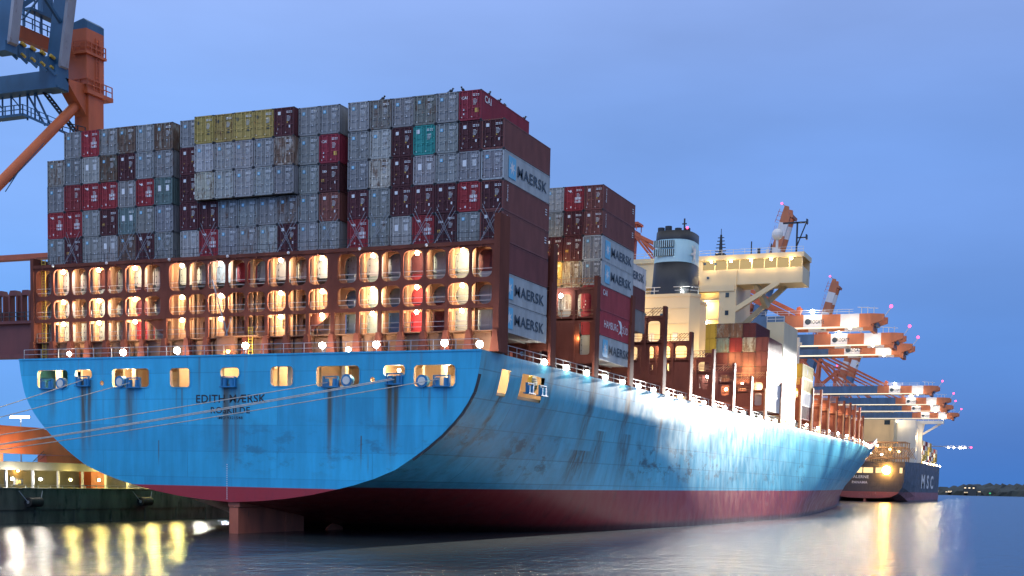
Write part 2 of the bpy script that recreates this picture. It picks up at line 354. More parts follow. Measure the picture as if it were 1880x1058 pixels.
def interp(tab, x):
    if x <= tab[0][0]: return tab[0][1]
    for (a, p), (b, q) in zip(tab, tab[1:]):
        if x <= b: return p+(q-p)*(x-a)/(b-a)
    return tab[-1][1]
STEM = [(-10, 384), (-.35, 384), (6, 395.5), (11.8, 420), (17.4, 436), (22, 446), (24, 449)]
def deck_z(Y): return 17.95+5.0*sst(285, 372, Y)
def half(Y, z):
    z = max(-.35, z); q = min(1, (z+.35)/22.35)
    Y0 = lerp(140, 232, q**.9); p = lerp(1.15, 1.8, q); Ye = interp(STEM, z)
    if Y <= Y0: return 28.2
    s = (Y-Y0)/(Ye-Y0)
    return 28.2*max(0, 1-s**p)
def stem_z(Y):
    if Y <= 384: return -20
    return min(deck_z(Y)-.2, interp([(b, a) for a, b in STEM[1:]], Y))
def section(Y):
    wx = sst(-20, 105, Y); wz = sst(-20, 85, Y); w0x = sst(-20, 105, -4.5); w0z = sst(-20, 85, -4.5)
    wx = (wx-w0x)/(1-w0x); wz = (wz-w0z)/(1-w0z); out = []
    for i, (a, b) in enumerate(zip(TR+UP, MI+MU)):
        x = lerp(a[0], b[0], wx); z = lerp(a[1], b[1], wz if i < 14 else 0)
        if Y > 100:
            if i >= 10: z = 2+(z-2)*(deck_z(Y)-2)/15.95
            z = max(z, stem_z(Y))
            x *= half(Y, z)/28.2
        out.append((x, z))
    return out
YS = [-4.5, -2, .75, 2.9, 6.05, 9, 12.2, 16, 20, 26, 32, 40, 48, 56, 64, 72, 80, 90, 100, 112, 125, 140, 155, 170, 185, 200, 215, 230, 245, 260, 275, 290, 305, 320, 335, 350, 362, 373, 384, 392, 400, 408, 416, 424, 432, 438, 443, 446.5]
def build_hull():
    bm = bmesh.new(); n = 19; S = [section(y) for y in YS]
    for sgn in (1, -1):
        V = [[bm.verts.new((sgn*x, y, z)) for (x, z) in sec] for y, sec in zip(YS, S)]
        for i in range(len(YS)-1):
            for j in range(n-1):
                if sgn == 1 and YS[i] in (.75, 6.05, 9) and 14 <= j <= 16: continue      # mooring ports in the side
                q = [V[i][j], V[i+1][j], V[i+1][j+1], V[i][j+1]]
                try: f = bm.faces.new(q if sgn == 1 else q[::-1]); f.smooth = True
                except ValueError: pass
        for i in range(len(YS)-1):                                                       # deck
            a, b = V[i][-1], V[i+1][-1]
            c = bm.verts.new((0, YS[i+1], b.co.z-.05)); d = bm.verts.new((0, YS[i], a.co.z-.05))
            a2 = bm.verts.new((a.co.x, a.co.y, a.co.z-.05)); b2 = bm.verts.new((b.co.x, b.co.y, b.co.z-.05))
            bm.faces.new([a2, b2, c, d][::-1] if sgn == 1 else [a2, b2, c, d]).material_index = 1
    bmesh.ops.remove_doubles(bm, verts=bm.verts, dist=.002)
    # rounded corners of the two side ports
    me = bpy.data.meshes.new('hull'); bm.to_mesh(me); bm.free(); return me
SIDE_ST = [(1.9, .8, 14.9, 3.5, .8), (13.9, 1.1, 17.9, 4, .45), (27.6, 1.8, 17.8, 4.5, .8), (33.5, 2.4, 12, 4.4, .6), (28.8, 4.0, 9.5, 4.4, .75), (41, 1.6, 17.8, 4.5, .8), (43, 2.2, 12, 4.5, .6), (56, .9, 17.8, 5, .6), (69.8, .8, 17.8, 5, .55), (83, .8, 17.8, 5, .6), (96.8, .8, 17.8, 5, .5), (109.8, .9, 17.8, 5, .5), (122, .8, 17.8, 6, .4), (135.8, .5, 17.8, 5, .6), (156, .6, 17.8, 5, .5), (185, 1, 17.8, 6, .4), (220, 1, 18, 7, .4), (250, 1, 18, 7, .4)]
HULLM = hull_material('hull_side_paint', (.13, .53, .70), (.38, .036, .034), 4.72, .0032, SIDE_ST, rough=.36)
TR_ST = [(0, 1.9, 15.0, 3.2, .5), (-18.7, 1.3, 15.6, 5, .45), (18.6, 1.2, 15.5, 5, .5), (12, 1.2, 14.5, 6, .4), (-12.6, 1.4, 14.6, 7.5, .35), (-19.15, .55, 15.6, 4.5, .95), (-18.3, .45, 15.6, 6, .7), (-12.9, .8, 14.6, 8, .6), (-14.6, .5, 14.6, 9, .4), (-23.5, .8, 14.7, 10, .4), (-6.9, .15, 14.6, 10.5, .5), (-6.2, .15, 14.6, 11, .5), (-4.0, .2, 17.8, 11, .4), (-.75, .55, 15.4, 3.5, .75), (.55, .5, 15.4, 4, .7), (11.6, .4, 14.5, 4.5, .75), (13.2, .3, 14.5, 9, .5), (18.3, .4, 15.5, 5, .95), (19.0, .35, 15.5, 6, .85), (22.6, .25, 14.4, 11, .45), (24.3, .3, 14.4, 11, .4), (15.2, .1, 9.8, 5.5, .8), (16, .12, 8, 5.6, .5), (-9.2, .12, 9.2, 6, .6)]
TRANM = hull_material('transom_paint', (.030, .43, .70), (.40, .026, .036), 4.50, 0, TR_ST, rough=.5, axis='X', scuff=.5)
HULL = bpy.data.objects.new('hull', build_hull()); COL.objects.link(HULL)
HULL.data.materials.append(HULLM); HULL.data.materials.append(OXIDE)
HULL.parent = SHIP; HULL.location = -OFF[SHIP.name]; OFF[HULL.name] = Vector((0, 0, 0))
# transom plate with its mooring ports
PORTS = [(-25.48, -21.23, 14.75, 16.7), (-20.26, -17.92, 15.71, 16.7), (-15.26, -10.39, 14.78, 16.73), (-7.73, -5.17, 14.73, 16.7), (-1.38, .92, 15.62, 16.67), (4.69, 7.33, 14.73, 16.69), (10.03, 14.94, 14.62, 16.65), (17.6, 19.98, 15.56, 16.63), (20.93, 25.34, 14.53, 16.59)]
def rrect(a, b, c, d, r, k=5):
    P = []
    for cx, cz, a0 in ((b-r, d-r, 0), (a+r, d-r, 90), (a+r, c+r, 180), (b-r, c+r, 270)):
        for j in range(k+1): t = rad(a0+90*j/k); P.append((cx+r*cos(t), cz+r*sin(t)))
    return P
def build_transom():
    P = TR+UP; outl = [(x, z) for x, z in P]+[(-x, z) for x, z in P[::-1] if x > 0]
    loops = [outl]+[rrect(*p, .42) for p in PORTS]
    loops += [[(cx+.27*cos(2*pi*i/12), 15.25+.27*sin(2*pi*i/12)) for i in range(12)] for cx in (-16.65, 16.4)]
    vs = []; es = []; mb = MB()
    for L in loops:
        o = len(vs); vs += [Vector(p) for p in L]; es += [(o+i, o+(i+1) % len(L)) for i in range(len(L))]
    res = delaunay_2d_cdt(vs, es, [], 1, 1e-5); V, T = res[0], res[2]
    def inside(p, L):
        c = False
        for (x1, y1), (x2, y2) in zip(L, L[1:]+L[:1]):
            if (y1 > p[1]) != (y2 > p[1]) and p[0] < (x2-x1)*(p[1]-y1)/(y2-y1)+x1: c = not c
        return c
    keep = []
    for t in T:
        ctr = [sum(V[i][k] for i in t)/len(t) for k in (0, 1)]
        if not any(inside(ctr, L) for L in loops[1:]): keep.append(t)
    n = len(V)
    mb.add([(v[0], -4.5, v[1]) for v in V]+[(v[0], -4.1, v[1]) for v in V], [tuple(t)[::1] for t in keep]+[tuple(i+n for i in t)[::-1] for t in keep], 0)
    for L in loops[1:]:
        m = len(L); mb.add([(x, -4.5, z) for x, z in L]+[(x, -4.1, z) for x, z in L], [(i, (i+1) % m, m+(i+1) % m, m+i) for i in range(m)], 1)
    for (a, b, c, d) in PORTS:                                                            # raised port rims
        inn = rrect(a, b, c, d, .42); out = rrect(a-.1, b+.1, c-.1, d+.1, .5); m = len(inn)
        mb.add([(x, -4.503, z) for x, z in inn]+[(x, -4.56, z) for x, z in inn]+[(x, -4.56, z) for x, z in out]+[(x, -4.503, z) for x, z in out],
               [(k*m+i, k*m+(i+1) % m, (k+1)*m+(i+1) % m, (k+1)*m+i) for k in range(3) for i in range(m)], 0)
    mb.box(-28.06, 28.06, -4.58, -4.505, 17.82, 17.99)                                     # deck edge bar
    return mb
build_transom().build('transom', [TRANM, PEACH], SHIP)
for nm, txt, z, s, w in (('ship_name', 'EDITH M\u00c6RSK', 13.12, .80, .98), ('home_port', 'ROSKILDE', 12.02, .64, 1.0), ('ship_number', 'IMO 9321548', 11.42, .28, 1.2)):
    mb = MB(); text_into(mb, txt, s, lambda x, y, z=z: (x-.2, -4.52, z+y), 0, .016 if s > .3 else .006, w*1.12); mb.build(nm, BLACK, SHIP)
mb = MB()
for i in range(17): mb.box(-.62, -.50, -4.52, -4.505, 3.2+i*.22, 3.29+i*.22)
mb.build('draught_mark', WHITE, SHIP)
# the after knuckle strake on the starboard quarter: a heavy rubbing bar along the stern edge
mb = MB(); P = [p for p in TR+UP if 19 < p[0] < 27.9]
for (a, b) in zip(P, P[1:]): mb.bar((a[0]+.05, -4.35, a[1]), (b[0]+.05, -4.35, b[1]), .35, .22, up=(0, 1, 0))
mb.build('rubbing_strake', DARK, SHIP)
# mooring deck inside the stern
mb = MB()
mb.box(-26.8, 27, -4.09, 13, 14.1, 14.4); mb.box(-26.8, 27, -4.09, 14, 17.2, 17.5); mb.box(23.4, 23.6, 4.8, 14, 14.4, 17.2); mb.box(23.6, 27, 13.4, 13.6, 14.4, 17.2); mb.box(24.2, 25, 9.5, 10.2, 14.4, 17.2); mb.box(-26.8, 27, 4.6, 4.8, 14.4, 17.2)
for x in (-22, -16.2, -9, -3.2, 3.6, 8.6, 15.8, 20.4): mb.box(x, x+.25, -1.6, 4.6, 14.4, 17.2)
for x in (-24, -13.6, -6.2, 5.9, 12.2, 23.2): mb.box(x, x+.5, -3.3, -2.8, 14.4, 17.2)
for x in (-12, 13.4, 22): mb.box(x, x+1.4, 2, 3.4, 14.4, 16.2); mb.cyl((x-.8, 1.4, 15.3), (x+1.6, 1.4, 15.3), .75)
mb.build('mooring_deck', PEACH, SHIP)
FL = {}
def fairlead(x, y, z, axis='y'):
    """two-roller fairlead on a bracket"""
    mb = MB()
    if axis == 'y':
        mb.box(x-.95, x+.95, y-.45, y+.15, z-.12, z)
        for d in (-.45, .45): mb.cyl((x+d, y-.15, z), (x+d, y-.15, z+.75), .24, 10); mb.box(x+d*1.8-.07, x+d*1.8+.07, y-.3, y, z, z+.95)
        mb.box(x-.9, x+.9, y-.28, y-.02, z+.9, z+1.0)
    else:
        mb.box(y-.15, y+.5, x-.95, x+.95, z-.12, z)
        for d in (-.45, .45): mb.cyl((y+.2, x+d, z), (y+.2, x+d, z+.75), .24, 10); mb.box(y+.1, y+.35, x+d*1.8-.07, x+d*1.8+.07, z, z+.95)
        mb.box(y+.1, y+.35, x-.9, x+.9, z+.9, z+1)
    mb.build('fairlead', SHIPBLUE, SHIP)
for x, z in ((-24, 14.75), (-19.1, 15.0), (-12.3, 14.78), (-.3, 14.75), (11.8, 14.65), (18.9, 14.85), (24, 14.6)): fairlead(x, -4.5, z)
fairlead(7.4, 27.95, 14.75, 'x'); fairlead(10.9, 27.97, 14.75, 'x')
def warping_drum(x, z):
    mb = MB(); mb.cyl((x-.1, -4.2, z), (x-.1, -4.75, z), .62, 16); mb.cyl((x-.1, -4.76, z), (x-.1, -4.8, z), .4, 16, mi=1); mb.build('chock', [SHIPBLUE, CREAM], SHIP)
for x, z in ((-22.0, 15.25), (-14.0, 15.35), (13.7, 15.2), (22.0, 15.05)): warping_drum(x, z)
mb = MB(); mb.cyl((27.6, 8.9, 15.8), (28.05, 8.9, 15.8), .85, 20)
for k in range(5): mb.box(28.06, 28.1, 8.2, 9.6, 15.3+k*.24, 15.38+k*.24, 1)
mb.build('vent_grille', [YELLOW, DARK], SHIP)
for (x, y, z) in ((-23.4, -3.6, 16.9), (-19.2, -3.7, 16.95), (-14, -3.5, 16.95), (-6.4, 1.0, 16.9), (0, -1, 16.9), (6, .6, 16.9), (14.4, -3.5, 16.9), (19.5, -3.6, 16.85), (18.3, -2.6, 16.3), (24.2, -3.5, 16.8), (2, 2, 16.9), (27.2, 1.9, 16.8), (27.2, 9, 17)):
    mb = MB(); mb.ball((x, y, z), .17); o = mb.build('deck_lamp', BULB, SHIP); light(o, (x, y+.05, z-.22), 620, (1, .74, .42), .2)
# rudder and horn, propeller blade
RUDM = mat('rudder_antifouling', (.50, .13, .065), .6, noise=.25, rust=.3, rustcol=(.09, .05, .035))
RUD = MB(); RUD.prism([(-4.1, -6), (4.7, -6), (4.7, 2.35), (-4.1, 2.35)], 'x', -.55, .55)
rud = RUD.build('rudder', RUDM, SHIP)
mb = MB(); mb.prism([(-4.1, 2.42), (4.78, 2.42), (4.78, -6), (8.4, -6), (8.4, 3.2), (-4.1, 3.1)], 'x', -.7, .7); mb.build('rudder_horn', RUDM, rud)
mb = MB()
for i in range(22): mb.box(-.62, -.56, -3.2, -3.12, -.2+i*.15, -.13+i*.15)
mb.box(-.6, -.56, -1.5, -.2, 1.7, 1.76); mb.box(-.6, -.56, -1.4, -.4, .45, .5); mb.build('draught_mark', WHITE, rud)
mb = MB(); mb.prism([(11.0, -2), (16.5, -2), (16.0, -.1), (14.2, .55), (12.8, -.05)], 'x', 1.0, 1.3); mb.cyl((0, 10, -2.4), (0, 14, -2.4), 1.1); mb.build('propeller', RUDM, SHIP)
# ------------------------------------------------------------------ container column positions
P_, GAP = 2.463, .896
XL = -(22*P_+2*GAP)/2
CX = [XL+P_*(i+.5)+(GAP if i >= 7 else 0)+(GAP if i >= 15 else 0) for i in range(22)]
TZ = lambda t: 20.24+2.879*(7-t)
# ------------------------------------------------------------------ aft lashing bridge
def edges():
    e = [XL-.35]
    for i in range(21): e.append((CX[i]+CX[i+1])/2)
    return e+[-XL+.35]
EX = edges()
def aft_bridge():
    mb = MB(); Y0, Y1 = -2.0, -1.8
    ho = lambda z0, z1, r: [(CX[i]-1.09, CX[i]+1.09, z0, z1, r) for i in range(22)]
    mb.plate(EX, 24.85, 28.15, ho(25.08, 27.95, .62), Y0, Y1)
    mb.plate(EX, 22.35, 24.85, ho(22.55, 24.64, .58), Y0, Y1)
    mb.box(EX[0], EX[-1], Y0, Y1, 22.2, 22.35); mb.box(EX[0], EX[-1], Y0-.12, -.2, 28.15, 28.5)
    for x in EX:                                                                           # posts and tapered feet
        mb.box(x-.2, x+.2, Y0-.004, Y1+.004, 20.1, 22.2)
        mb.prism([(x-.22, 20.1), (x+.22, 20.1), (x+.5, 18.0), (x-.5, 18.0)], 'y', Y0-.3, Y1+.1)
    mb.box(EX[0]-.2, EX[0]+.25, Y0-.15, .2, 18, 29.3); mb.box(EX[-1]-.3, EX[-1]+.35, Y0-.15, .2, 18, 31)
    for i in range(0, 22, 1): mb.box(CX[i]-.08, CX[i]+.08, Y0-.14, Y0-.02, 28.0, 28.2)
    B = mb.build('lashing_bridge', OXIDE, SHIP)
    # inner plate, with small doors in the middle block
    mb = MB(); mid = lambda i: 7 <= i <= 14
    mb.plate(EX, 24.85, 28.14, ho(25.15, 27.95, .8), -.62, -.45)
    mb.plate(EX, 22.35, 24.85, [None if False else ((CX[i]-.3, CX[i]+.35, 23.0, 24.3, .18) if mid(i) else (CX[i]-.95, CX[i]+.95, 22.62, 24.58, .85)) for i in range(22)], -.62, -.45)
    mb.plate(EX, 19.9, 22.35, [((CX[i]-.2, CX[i]+.5, 20.9, 21.9, .1) if mid(i) else (CX[i]-1.0, CX[i]+1.0, 20.25, 22.2, .1)) for i in range(22)], -.62, -.45)
    for i, x in enumerate(EX): mb.box(x-.14, x+.14, -1.02, -.621, 18, 28.14)
    for i in range(7, 15):
        for d in (-.75, .75): mb.box(CX[i]+d-.07, CX[i]+d+.07, -.9, -.622, 19.9, 24.8)
    mb.build('inner_panel', OXIDEL, B)
    for z in (25.0, 22.45, 20.1):
        mb = MB(); mb.box(EX[0]+.3, EX[-1]-.35, -1.78, -.64, z-.1, z-.02); 
        for x in EX[1:-1]: mb.box(x-.16, x+.16, -1.7, -1.2, z-.45, z-.1)
        mb.build('walkway', OXIDEL, B)
        mb = MB(); mb.rail([(EX[0]+.3, -1.72, z), (EX[-1]-.35, -1.72, z)], .95, .022, 2.5); mb.build('railing', CREAM if z > 21 else STEEL, B)
    mb = MB(); mb.rail([(EX[0], -1.3, 28.5), (EX[-1], -1.3, 28.5)], 1.0, .02, 2.4); mb.build('railing', DARK, B)
    # sloped plates under the lowest walkway
    for i in range(22):
        mb = MB()
        if i % 3 == 2 and not 7 <= i <= 14: continue
        if 7 <= i <= 14: mb.box(CX[i]-1.0, CX[i]+1.0, -.9, -.75, 18, 19.9); mb.build('foot_panel', OXIDEL, B); continue
        mb.prism([(CX[i]-1.0, 20.0), (CX[i]+.7, 20.0), (CX[i]+1.0, 18), (CX[i]-.8, 18)], 'y', -1.2, -1.1); mb.build('foot_panel', OXIDEL, B)
    mb = MB(); x = EX[0]+.8                                                                # ladder at the port end
    for d in (0, .5): mb.box(x+d, x+d+.06, -1.5, -1.42, 18, 29.3)
    for k in range(37): mb.box(x, x+.5, -1.49, -1.44, 18.2+k*.3, 18.25+k*.3)
    mb.build('ladder', YELLOW, B)
    for (i, j) in ((6, 1), (14, -1)):                                                      # big diagonal gussets
        mb = MB(); a = CX[i]; mb.prism([(a-1.2, 22.2), (a+1.2, 22.2), (a+1.2*j, 20.4)], 'y', -1.4, -1.3); mb.build('gusset', OXIDE, B)
    mb = MB(); mb.box(EX[7]+.1, EX[15]-.1, .12, .2, 20.0, 25.4); mb.build('store_wall', OXIDEL, B)
    mb = MB(); mb.box(EX[0]+.3, EX[-1]-.3, .1, .3, 17.96, 20.2); mb.build('hatch_coaming', OXIDEL, B)
    # bulkhead house with ladder in the middle of the bridge
    mb = MB(); mb.box(-3.2, -1.0, -2.6, -2.05, 18, 20.0); mb.box(-3.4, 1.8, -2.8, -2.05, 20.0, 20.1); mb.build('locker', OXIDEL, B)
    mb = MB()
    for d in (0, .5): mb.box(.6+d, .66+d, -2.5, -2.44, 18, 21)
    for k in range(10): mb.box(.6, 1.1, -2.49, -2.45, 18.2+k*.3, 18.25+k*.3)
    mb.build('ladder', YELLOW, B)
    mb = MB(); mb.bar((-2.0, -2.3, 20), (-4.0, -2.3, 26), .09); mb.bar((-2.2, -2.5, 20), (-1.6, -2.3, 22), .07); mb.build('davit', STEEL, B)
    L = [1, 3, 5, 7, 9, 12, 14, 16, 18, 20]
    for k, i in enumerate(L):
        cool = i in (9,)
        for z, w in ((27.75, 1), (24.45, 1), (22.05, .8)):
            x = CX[i]-.15+(.0 if i < 7 else .35); mb = MB(); mb.ball((x, -1.5, z), .22); mb.box(x-.12, x+.12, -1.4, -1.2, z+.08, z+.2, 1)
            o = mb.build('floodlight', [BULBW if cool else BULB, DARK], B)
            light(o, (x, -1.45, z-.25), random.uniform(480, 950)*w*(1.2 if i < 7 else 1), (.85, .95, 1) if cool and z > 25 else (1, .82, .53), .18)
    for i in (1, 4, 7, 10, 13, 16, 19): mb = MB(); mb.ball((CX[i]-.9, -2.25, 28.32), .16); mb.build('junction_lamp', WHITE, B)
    # lashing rods crossed over the lowest visible tier
    for i in (1, 4, 5, 6, 8, 12, 14, 15, 16, 18, 19, 21):
        mb = MB()
        for d in (-1, 1):
            for e in (0, .16): mb.bar((CX[i]-d*1.1, -.5, 28.5), (CX[i]+d*(1.1-e), -.06, 31.9+e*3), .03)
        mb.build('lashing_rod', STEEL, B)
    return B
aft_bridge()
for x, z in ((-21.5, 18.5), (-14.2, 18.5), (-7.2, 18.55), (1.3, 18.9), (10.4, 18.75), (13.4, 18.3), (16.5, 18.7), (23.9, 18.7), (27.6, 18.5)):
    mb = MB(); mb.ball((x, -4.0, z), .34 if x not in (-21.5, 13.4) else .24); mb.box(x-.05, x+.05, -3.98, -3.9, 17.95, z, 1); o = mb.build('deck_lamp', [BULBW, STEEL], SHIP); light(o, (x, -3.7, z), 260, (1, .86, .62), .26)
mb = MB(); mb.ball((-.75, -4.1, 18.35), .17); o = mb.build('stern_light', BULBO, SHIP); light(o, (-.75, -3.9, 18.35), 60, (1, .4, .1))
mb = MB(); mb.rail([(-27.6, -4.2, 17.95), (27.6, -4.2, 17.95)], 1.05, .03, 2.4); mb.build('railing', STEEL, SHIP)
# ------------------------------------------------------------------ starboard deck edge: rail, lamps, posts
mb = MB(); mb.rail([(27.9, 0, 17.95), (27.9, 228, 17.95)], 1.05, .03, 2.2); mb.build('railing', STEEL, SHIP)
pts = [(half(y, deck_z(y))-.25, y, deck_z(y)) for y in range(232, 440, 9)]
mb = MB(); mb.rail(pts, 1.2, .05, 3); mb.build('railing', CREAM, SHIP)
for k in range(20):
    y = 11.6+6.63*k
    mb = MB(); mb.ball((28.05, y, 18.25), .33); mb.box(27.8, 27.95, y-.05, y+.05, 17.95, 18.3, 1); o = mb.build('deck_lamp', [BULBW, STEEL], SHIP)
    light(o, (28.5, y, 18.3), 160, (1, .92, .80), .24)
for k in range(11):
    y = 150+k*14; x = half(y, deck_z(y)); mb = MB(); mb.ball((x-.3, y, deck_z(y)+1.2), .3); o = mb.build('deck_lamp', BULBW, SHIP); light(o, (x+.7, y, deck_z(y)+.6), 900, (1, .84, .6), .3)
# ------------------------------------------------------------------ containers
PAL = dict(grey=(.235, .235, .235), pale=(.345, .345, .34), panel=(.285, .285, .28), rusty=(.235, .225, .205), olive=(.17, .175, .15), beige=(.42, .39, .33), green=(.13, .185, .185),
           red=(.30, .028, .035), maroon=(.085, .022, .026), textile=(.085, .024, .026), brown=(.18, .062, .052), ochre=(.44, .31, .095), teal=(.03, .25, .22), crimson=(.24, .025, .042), white=(.60, .59, .58), blue=(.07, .14, .27), yellow=(.36, .28, .05), deepred=(.20, .028, .03))
RUSTA = dict(grey=.38, pale=.42, panel=.45, rusty=.92, olive=.95, beige=.75, green=.5, red=.25, maroon=.2, textile=.2, brown=.3, ochre=.45, teal=.25, crimson=.2, white=.3, blue=.3, yellow=.3, deepred=.35)
WORD = dict(grey='weathered grey', pale='pale grey', panel='grey white-panelled', rusty='rust streaked grey', olive='dirty olive grey', beige='dirty beige', green='dark green grey', red='bright red', maroon='dark maroon', textile='lettered maroon', brown='red-brown', ochre='ochre yellow', teal='sea green', crimson='crimson', white='white', blue='blue', yellow='yellow', deepred='deep red')
CONT = {}
def body_mesh(Ln, H, doors):
    k = (Ln, H, doors)
    if k in CONT: return CONT[k]
    mb = MB(); w = 1.196
    mb.add([(-w+.06, .10, .16), (w-.06, .10, .16), (w-.06, .10, H-.1), (-w+.06, .10, H-.1)], [(0, 1, 2, 3)])
    for sg in (-1, 1):                                                                     # corrugated sides
        n = int((Ln-.4)/.278); y = .2; prof = []
        for i in range(n):
            prof += [(y, w-.005), (y+.07, w-.005), (y+.139, w-.04), (y+.209, w-.04)]; y += (Ln-.4)/n
        prof.append((Ln-.2, w-.005)); vs = []
        for (yy, xx) in prof: vs += [(sg*xx, yy, .15), (sg*xx, yy, H-.1)]
        mb.add(vs, [((2*i, 2*i+2, 2*i+3, 2*i+1) if sg == 1 else (2*i+1, 2*i+3, 2*i+2, 2*i)) for i in range(len(prof)-1)])
        mb.box(sg*w-(.06 if sg > 0 else 0), sg*w+(0 if sg > 0 else .06), .17, Ln-.17, H-.11, H-.012); mb.box(sg*w-(.06 if sg > 0 else 0), sg*w+(0 if sg > 0 else .06), .17, Ln-.17, .012, .155)
        for (a, b) in ((0, .17), (Ln-.17, Ln)):
            mb.box(sg*w-(.13 if sg > 0 else 0), sg*w+(0 if sg > 0 else .13), a, b, .12, H-.12)
            for z in (0, H-.12): mb.box(sg*w-(.16 if sg > 0 else -.004), sg*w+(.004 if sg > 0 else .16), a-.004, b+.004, z, z+.118, 1)
    mb.box(-w+.13, w-.13, .01, .1, H-.12, H-.01); mb.box(-w+.13, w-.13, .01, .1, .01, .17)
    mb.box(-w+.06, w-.06, .1, Ln-.05, H-.05, H-.02); mb.box(-w+.06, w-.06, .1, Ln-.05, .1, .14); mb.box(-w+.06, w-.06, Ln-.12, Ln-.06, .14, H-.05)
    if doors:
        for s_ in (-1, 1): door_into(mb, s_, H)
    CONT[k] = mb.mesh('container_body', [PAINT, DARK]); return CONT[k]
def door_into(mb, s, H):
    x0, x1 = (.02, 1.03) if s > 0 else (-1.03, -.02)
    mb.box(-1.066 if s < 0 else .004, -.004 if s < 0 else 1.066, .086, .098, .172, H-.122, 1)
    mb.box(x0, x1, .075, .099, .18, H-.13)
    hz = (H-.31)/4
    for j in range(4): mb.box(x0+.14, x1-.14, .04, .075, .18+hz*j+.10, .18+hz*(j+1)-.07)
    for e in (x0, x1-.07): mb.box(e, e+.07, .045, .075, .18, H-.13)
    for j in range(4):
        hx = x1-.02 if s > 0 else x0-.06
        mb.box(hx, hx+.08, .0, .05, .35+hz*j, .47+hz*j, 1)
def door_mesh(s, kind, H):
    k = ('door', s, kind, H)
    if k in CONT: return CONT[k]
    mb = MB(); door_into(mb, s, H); x0 = .02 if s > 0 else -1.03
    def q(a, b, c, d, m): mb.box(x0+a, x0+b, .008, .026, c, d, m)
    if s > 0:                                                                              # number and weight block on the right leaf
        for j in range(2): q(.22, .52, 2.40-j*.13, 2.46-j*.13, 2); q(.60, .92, 2.40-j*.13, 2.46-j*.13, 2)
        for j in range(5): q(.30, .60+.06*((j*7) % 4), 1.95-j*.12, 1.985-j*.12, 2)
    q(.12, .26, .28, .38, 2)
    if kind == 'star':
        if s < 0:
            q(.30, .60, 2.05, 2.35, 4); star(mb, (x0+.45, 2.2), .13, lambda a, b: (a, .004, b), 2)
        else: q(.35, .47, .95, 1.07, 2)
    if kind == 'panel': q(.36, .80, 1.42, 2.02, 2)
    if kind == 'plain' and s > 0: q(.62, .70, 1.0, 1.16, 2)
    if kind == 'red':
        if s < 0:
            P = [(.18, 2.50), (.42, 2.34), (.66, 2.42), (.86, 2.10), (.70, 2.20), (.55, 2.12), (.46, 2.24), (.30, 2.30)]
            mb.add([(x0+a, .006, b) for a, b in P], [tuple(range(len(P)))], 2); q(.60, .76, .35, .55, 2)
        else:
            for a in (.10, .52):
                for c in (.92, 1.28): q(a, a+.34, c, c+.28, 2)
    if kind == 'maroon':
        if s < 0: q(.30, .62, 2.12, 2.44, 2); q(.36, .46, 1.1, 1.24, 5); q(.2, .3, .62, .86, 2)
        else: q(.30, .42, 1.28, 1.42, 5); q(.55, .7, .8, 1.05, 2)
    if kind == 'textile':
        if s < 0: text_into(mb, 'tex', .30, lambda a, b: (x0+.52+a, .006, 1.95+b), 2, .02); q(.14, .44, 1.05, 1.30, 5)
        else: q(.62, .76, .8, 1.05, 2)
    if kind == 'crimson':
        if s < 0: text_into(mb, 'CAI', .26, lambda a, b: (x0+.45+a, .006, 2.02+b), 2, .03); q(.3, .42, .95, 1.1, 2); q(.3, .42, .55, .7, 2)
        else: q(.50, .86, .72, 1.12, 5)
    if kind == 'ochre':
        if s < 0: q(.14, .38, 1.95, 2.30, 3)
        else: q(.4, .8, .9, 1.0, 3); q(.4, .7, 1.2, 1.26, 3)
    if kind == 'teal':
        if s < 0: q(.16, .52, 2.05, 2.45, 2)
        else: q(.3, .8, 1.9, 1.98, 2)
    CONT[k] = mb.mesh('door', [PAINT, DARK, WHITE, DARKM, LBLUE, YELM]); return CONT[k]
def rod_mesh(H):
    if ('rod', H) in CONT: return CONT[('rod', H)]
    mb = MB()
    mb.cyl((0, -.012, .1), (0, -.012, H-.05), .024, 8)
    for z in (.25, .95, 1.9, H-.25): mb.box(-.05, .05, -.03, .03, z, z+.06)
    mb.box(-.02, .26, -.045, -.015, 1.12, 1.17); CONT[('rod', H)] = mb.mesh('lock_rod', [PAINT]); return CONT[('rod', H)]
KIND = dict(grey='star', pale='star', panel='panel', rusty='star', olive='star', beige='plain', green='panel', red='red', maroon='maroon', textile='textile', brown='maroon', ochre='ochre', teal='teal', crimson='crimson', white='plain', blue='plain', yellow='ochre', deepred='plain')
